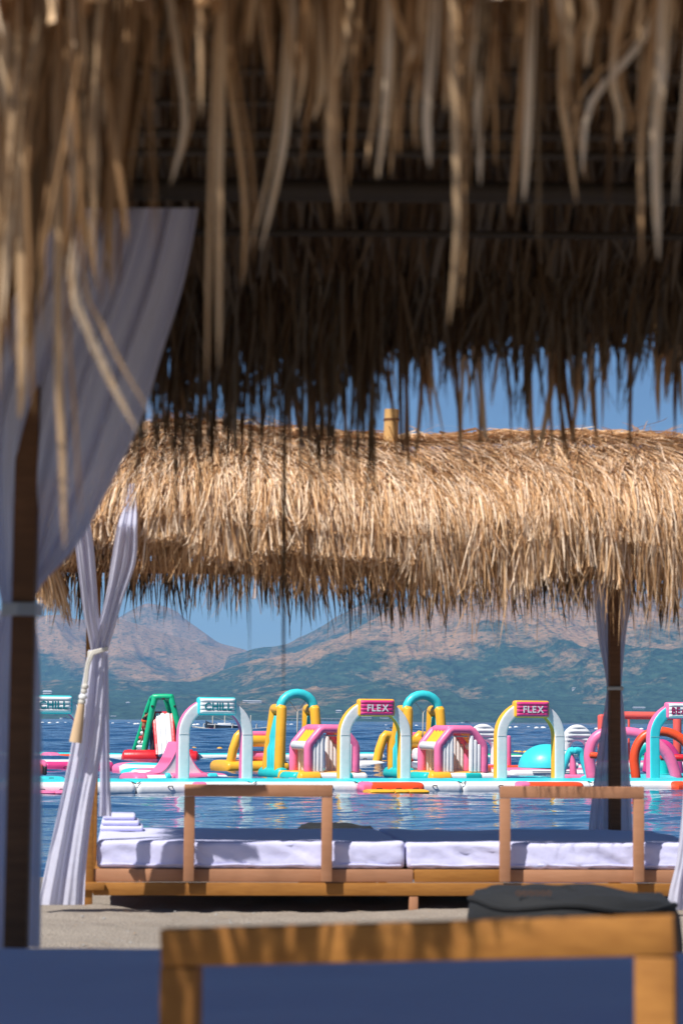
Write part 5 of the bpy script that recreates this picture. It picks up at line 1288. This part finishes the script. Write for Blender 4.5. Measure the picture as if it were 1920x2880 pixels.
# roof seen from inside
nroof = Roof(Nn, -3.0, 3.2, 3.97, 7.98, -1.6, 1.8, 3.62, ([0, 0.5, 0.85, 1.0], [3.66, 3.26, 2.92, 2.72]))
nr_ = bpy.data.objects.new('thatch_roof', None); col.objects.link(nr_); nr_.parent = nc
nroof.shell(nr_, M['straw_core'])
M['bamboo_shaded'] = plain('shaded_bamboo', (0.05, 0.036, 0.024), 0.7)  # bamboo darkened in colour to carry the shade under the roof
def purlin(y, z, r_, nm='purlin', m_='bamboo_shaded'):
    a = MB(); tube(a, [(-2.6, y, z), (0, y, z + 0.01), (2.8, y, z)], r_, 10); obj(nm, a, M[m_], nr_)
for py, Y, r_, nm in ((385, 6.72, 0.014, 'purlin'), (440, 6.82, 0.013, 'purlin'), (545, 7.14, 0.034, 'roof_beam'), (664, 7.42, 0.012, 'purlin'), (300, 6.6, 0.012, 'purlin'), (210, 6.5, 0.014, 'purlin'), (110, 6.4, 0.014, 'purlin')):
    p = at(960, py, Y); purlin(Y, p.z, r_, nm)
purlin(4.98, 2.98, 0.04, 'roof_beam')
# underside leaves of the back slope
n = 3600
f = npr.random(n) * 0.56 + 0.24; t0 = 0.25 + 0.75 * npr.random(n); cen = []
L = 0.3 + 0.4 * npr.random(n); df = npr.normal(0, 0.012, n); dz = 0.02 + 0.10 * npr.random(n)
for i in range(5):
    u = i / 4; t = t0 + u * L / 2.1; over = np.maximum(t - 1, 0) * 2.1; t = np.where(t > 1, 1 + np.minimum(over, 0.05), t)
    p = nroof.surf('back', f + df * u, t, 0); p[:, 2] -= dz * (0.6 + 0.8 * u); p[:, 1] -= 0.03 * u
    cen.append(p)
ribbons('underside_thatch', np.stack(cen, 1), sides(n, (1, 0, 0), (0, 1, 0), 0.7), 0.010 + 0.018 * npr.random(n), 0.1 + 0.9 * npr.random(n), M['thatch_shaded'], nr_)
# ragged back eave fringe
den_x = [-100, 380, 470, 700, 1000, 1050, 1085, 1200, 1350, 1500, 1700, 1800, 1860, 1930, 2100]
den_y = [1120, 1080, 1040, 1010, 1050, 1030, 850, 800, 800, 850, 840, 790, 740, 820, 840]
n = 2200; px = -150 + npr.random(n) * 2200; tip = np.interp(px, den_x, den_y) + npr.normal(0, 40, n) + np.where(npr.random(n) < 0.42, npr.random(n) ** 1.5 * 380, 0)
Yf = 7.7 + 0.34 * npr.random(n); ln = npr.normal(0, 42, n) - 14; cen = []
top = np.minimum(tip - 160, 700 + 150 * npr.random(n))
for i in range(6):
    u = i / 5; cen.append(np.array([at(px[j] + ln[j] * (u - 0.4) + 6 * math.sin(j + u * 4), top[j] + (tip[j] - top[j]) * u, Yf[j]) for j in range(n)]))
ribbons('eave_fringe', np.stack(cen, 1), sides(n, (1, 0, 0), (0, 1, 0), 0.8), 0.005 + 0.011 * npr.random(n) ** 1.4, npr.random(n), M['thatch_shaded'], nr_)
n = 900; px = -150 + npr.random(n) * 2200; tip = np.interp(px, den_x, den_y) + 30 + npr.random(n) ** 1.6 * 300; Yf = 7.7 + 0.34 * npr.random(n); ln = npr.normal(0, 55, n) - 20; cen = []
for i in range(6):
    u = i / 5; cen.append(np.array([at(px[j] + ln[j] * (u - 0.4) + 9 * math.sin(j + u * 4), 780 + (tip[j] - 780) * u, Yf[j]) for j in range(n)]))
ribbons('eave_wisps', np.stack(cen, 1), sides(n, (1, 0, 0), (0, 1, 0), 0.8), 0.003 + 0.005 * npr.random(n), npr.random(n), M['thatch_shaded'], nr_)
for x, y0, y1, dx, w_ in ((797, 900, 1955, 6, 0.014), (702, 900, 1868, -3, 0.007), (600, 900, 1330, -8, 0.018), (1000, 900, 1340, 20, 0.012)):
    leaf_object('thatch_leaf', [at(x + dx, y0, 7.9), at(x + dx * .3, (y0 + y1) / 2, 7.9), at(x, y1, 7.9)], w_, (1, 0.3, 0), M['thatch_shaded'], nr_, 0.4)
# sunlit front fringe: each leaf on its own
def nleaf(pts, wpx, Y, shade, ang=None, mat='thatch_warm'):
    wpx = wpx * 0.66; shade = 0.14 + shade * 0.74
    an = rnd.uniform(-.6, .6) if ang is None else ang
    leaf_object('thatch_leaf', [at(x, y, Y + 0.02 * i) for i, (x, y) in enumerate(pts)], wpx * Y / FPX, (math.cos(an), math.sin(an), 0), M[mat], nr_, shade, 0.3)
for pts, w_, sh in (
    ([(800, -80), (770, 300), (742, 480), (735, 690)][:0] or [(830, -60), (812, 250), (792, 440), (735, 700)], 42, .85),
    ([(950, -60), (935, 180), (925, 400), (950, 600)], 40, .7), ([(600, -70), (632, 140), (668, 380), (690, 600), (682, 800)], 36, .6),
    ([(628, -70), (620, 300), (616, 560), (616, 760), (616, 1030)], 42, .8), ([(1095, -60), (1092, 160), (1082, 330), (1062, 500)], 48, .85),
    ([(1225, -60), (1215, 150), (1200, 330), (1208, 470)], 56, .95), ([(1330, -60), (1335, 170), (1345, 330), (1350, 520)], 44, .9),
    ([(1268, -70), (1276, 260), (1284, 600), (1278, 740), (1262, 910)], 36, .75), ([(1500, -70), (1490, 180), (1484, 340), (1478, 460), (1472, 565)], 46, 1.0),
    ([(1880, -70), (1800, 120), (1660, 290), (1635, 490)], 40, .85), ([(1590, -70), (1578, 250), (1596, 390), (1620, 570)], 40, .7),
    ([(1870, -70), (1858, 200), (1842, 400), (1850, 730)], 66, 1.0), ([(1570, -60), (1580, 30), (1590, 70), (1585, 110)], 50, .95),
    ([(1650, -60), (1668, 40), (1655, 100), (1650, 190)], 46, .8), ([(470, -60), (500, 150), (520, 350), (480, 520)], 40, .8),
    ([(300, 520), (280, 760), (240, 900), (205, 1000)][:0] or [(215, -70), (205, 350), (206, 790), (248, 930), (310, 1070), (388, 1215)], 50, .8), ([(150, -70), (160, 400), (165, 930), (168, 1100), (176, 1300), (182, 1540)], 48, .8),
    ([(50, -70), (56, 500), (62, 1020), (60, 1120), (56, 1180)], 46, .8), ([(130, -60), (100, 80), (60, 250), (20, 500)], 66, 1.0), ([(20, -60), (10, 200), (30, 500), (10, 900)], 60, .9),
    ([(890, -60), (900, 100), (905, 250), (880, 340)], 40, .7), ([(1750, -60), (1720, 200), (1742, 320), (1738, 400)], 40, .7), ([(1190, -70), (1180, 60), (1165, 130), (1150, 180)], 30, .8)):
    YL = rnd.uniform(4.05, 4.4)
    nleaf(pts, w_ * 0.84, YL, sh, rnd.uniform(-.25, .25))
    o_ = rnd.choice((-1, 1)) * w_ * 0.38; e_ = rnd.uniform(-90, 60)
    nleaf([(x + o_ * (1 + .3 * k_), y + e_ * k_ / len(pts)) for k_, (x, y) in enumerate(pts)], w_ * rnd.uniform(.35, .55), YL + 0.02, sh * rnd.uniform(.45, .8), rnd.uniform(-.5, .5))
for i in range(145):                                  # short ones along the whole eave
    x = rnd.uniform(-40, 1960); y1 = min(760, abs(rnd.gauss(0, 1)) * 210 + 90); y0 = -rnd.uniform(60, 320); d = rnd.gauss(-12, 38)
    nleaf([(x - d, y0), (x - d * .4 + rnd.gauss(0, 3), y0 * .5 + y1 * .5), (x - d * .0 + rnd.gauss(0, 3), y0 * .2 + y1 * .8), (x + d * .3, y1)], rnd.uniform(9, 34), rnd.uniform(3.95, 4.6), rnd.uniform(0.0, 0.85), mat=rnd.choice(['thatch_warm', 'thatch_warm', 'thatch_warm', 'thatch_mid', 'thatch_shaded']))
for i in range(100):                                  # the low hanging left corner
    x = abs(rnd.gauss(0, 1)) * 190 - 40; y1 = 520 + rnd.uniform(0, 620) * (1 - min(max(x, 0), 520) / 700); y0 = rnd.uniform(-260, 250); d = rnd.gauss(30, 45)
    if x > 520: continue
    nleaf([(x + d, y0), (x + d * .5 + rnd.gauss(0, 10), y0 * .6 + y1 * .4), (x + d * .1 + rnd.gauss(0, 10), y0 * .25 + y1 * .75), (x - d * .2, y1)], rnd.uniform(10, 34), rnd.uniform(3.95, 5.0), rnd.uniform(0.0, 0.7), mat=rnd.choice(['thatch_warm', 'thatch_warm', 'thatch_mid', 'thatch_mid', 'thatch_shaded']))
n = 240; px = -200 + npr.random(n) * 2320; y1 = -160 + 300 * npr.random(n) + np.where(px < 420, 280 * npr.random(n), 0); Yf = 4.35 + 0.5 * npr.random(n); ln = npr.normal(0, 40, n); cen = []
for i in range(5):
    u = i / 4; cen.append(np.array([at(px[j] + ln[j] * u, -500 + (y1[j] + 500) * u, Yf[j]) for j in range(n)]))
ribbons('eave_thatch', np.stack(cen, 1), sides(n, (1, 0, 0), (0, 1, 0), 0.8), 0.006 + 0.010 * npr.random(n), 0.5 * npr.random(n), M['thatch_mid'], nr_)
n = 620; px = -200 + npr.random(n) * 2320; y1 = 30 + np.abs(npr.normal(0, 1, n)) * np.where(px < 460, 330, 170); Yf = 4.05 + 0.75 * npr.random(n); ln = npr.normal(-10, 45, n); cen = []
for i in range(5):
    u = i / 4; cen.append(np.array([at(px[j] + ln[j] * u, -420 + (y1[j] + 420) * u, Yf[j]) for j in range(n)]))
ribbons('fine_eave_thatch', np.stack(cen, 1), sides(n, (1, 0, 0), (0, 1, 0), 0.8), 0.003 + 0.006 * npr.random(n), 0.7 * npr.random(n), M['thatch_mid'], nr_)
nroof.strips('front', 2600, nr_, M['thatch'], 0.1, 1.0, (0.4, 0.8), (0.014, 0.03), (0.02, 0.14), hmax=0.2)
nroof.strips('left', 900, nr_, M['thatch'], 0.1, 1.0, (0.4, 0.8), (0.014, 0.03), (0.0, 0.12)); nroof.strips('right', 900, nr_, M['thatch'], 0.1, 1.0, (0.4, 0.8), (0.014, 0.03), (0.0, 0.12))
nroof.strips('back', 1800, nr_, M['thatch'], 0.0, 1.0, (0.4, 0.8), (0.014, 0.03), (0.0, 0.12))
# near curtain
YN = 7.30
cu = thing('curtain', 'large white curtain swept to the dark post at left edge', 'curtain', at(50, 2650, YN), 'white cabana curtains')
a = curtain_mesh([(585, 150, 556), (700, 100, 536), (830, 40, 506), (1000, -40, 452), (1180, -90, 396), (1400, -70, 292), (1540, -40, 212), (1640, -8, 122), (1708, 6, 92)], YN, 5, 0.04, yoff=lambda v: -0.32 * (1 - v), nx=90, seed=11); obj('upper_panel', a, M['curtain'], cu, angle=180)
a = curtain_mesh([(1708, 4, 92), (1770, -16, 102), (1900, -40, 112), (2200, -60, 116), (2500, -70, 114), (2665, -80, 112)], YN, 3, 0.03, nx=60, seed=12); obj('drape', a, M['curtain'], cu, angle=180)
a = MB(); c0_, c1_ = at(6, 1712, YP - .09), at(92, 1712, YP - .09)
for k in range(3): tube(a, [c0_ + Vector((-.01, .12, .012 * (k - 1))), c0_ + Vector((0, 0.03, .012 * (k - 1))), (c0_ + c1_) / 2 + Vector((0, 0.01, .012 * (k - 1))), c1_ + Vector((0, 0.03, .012 * (k - 1))), c1_ + Vector((.01, .12, .012 * (k - 1)))], 0.008, 8)
obj('tie_band', a, M['grey'], cu)
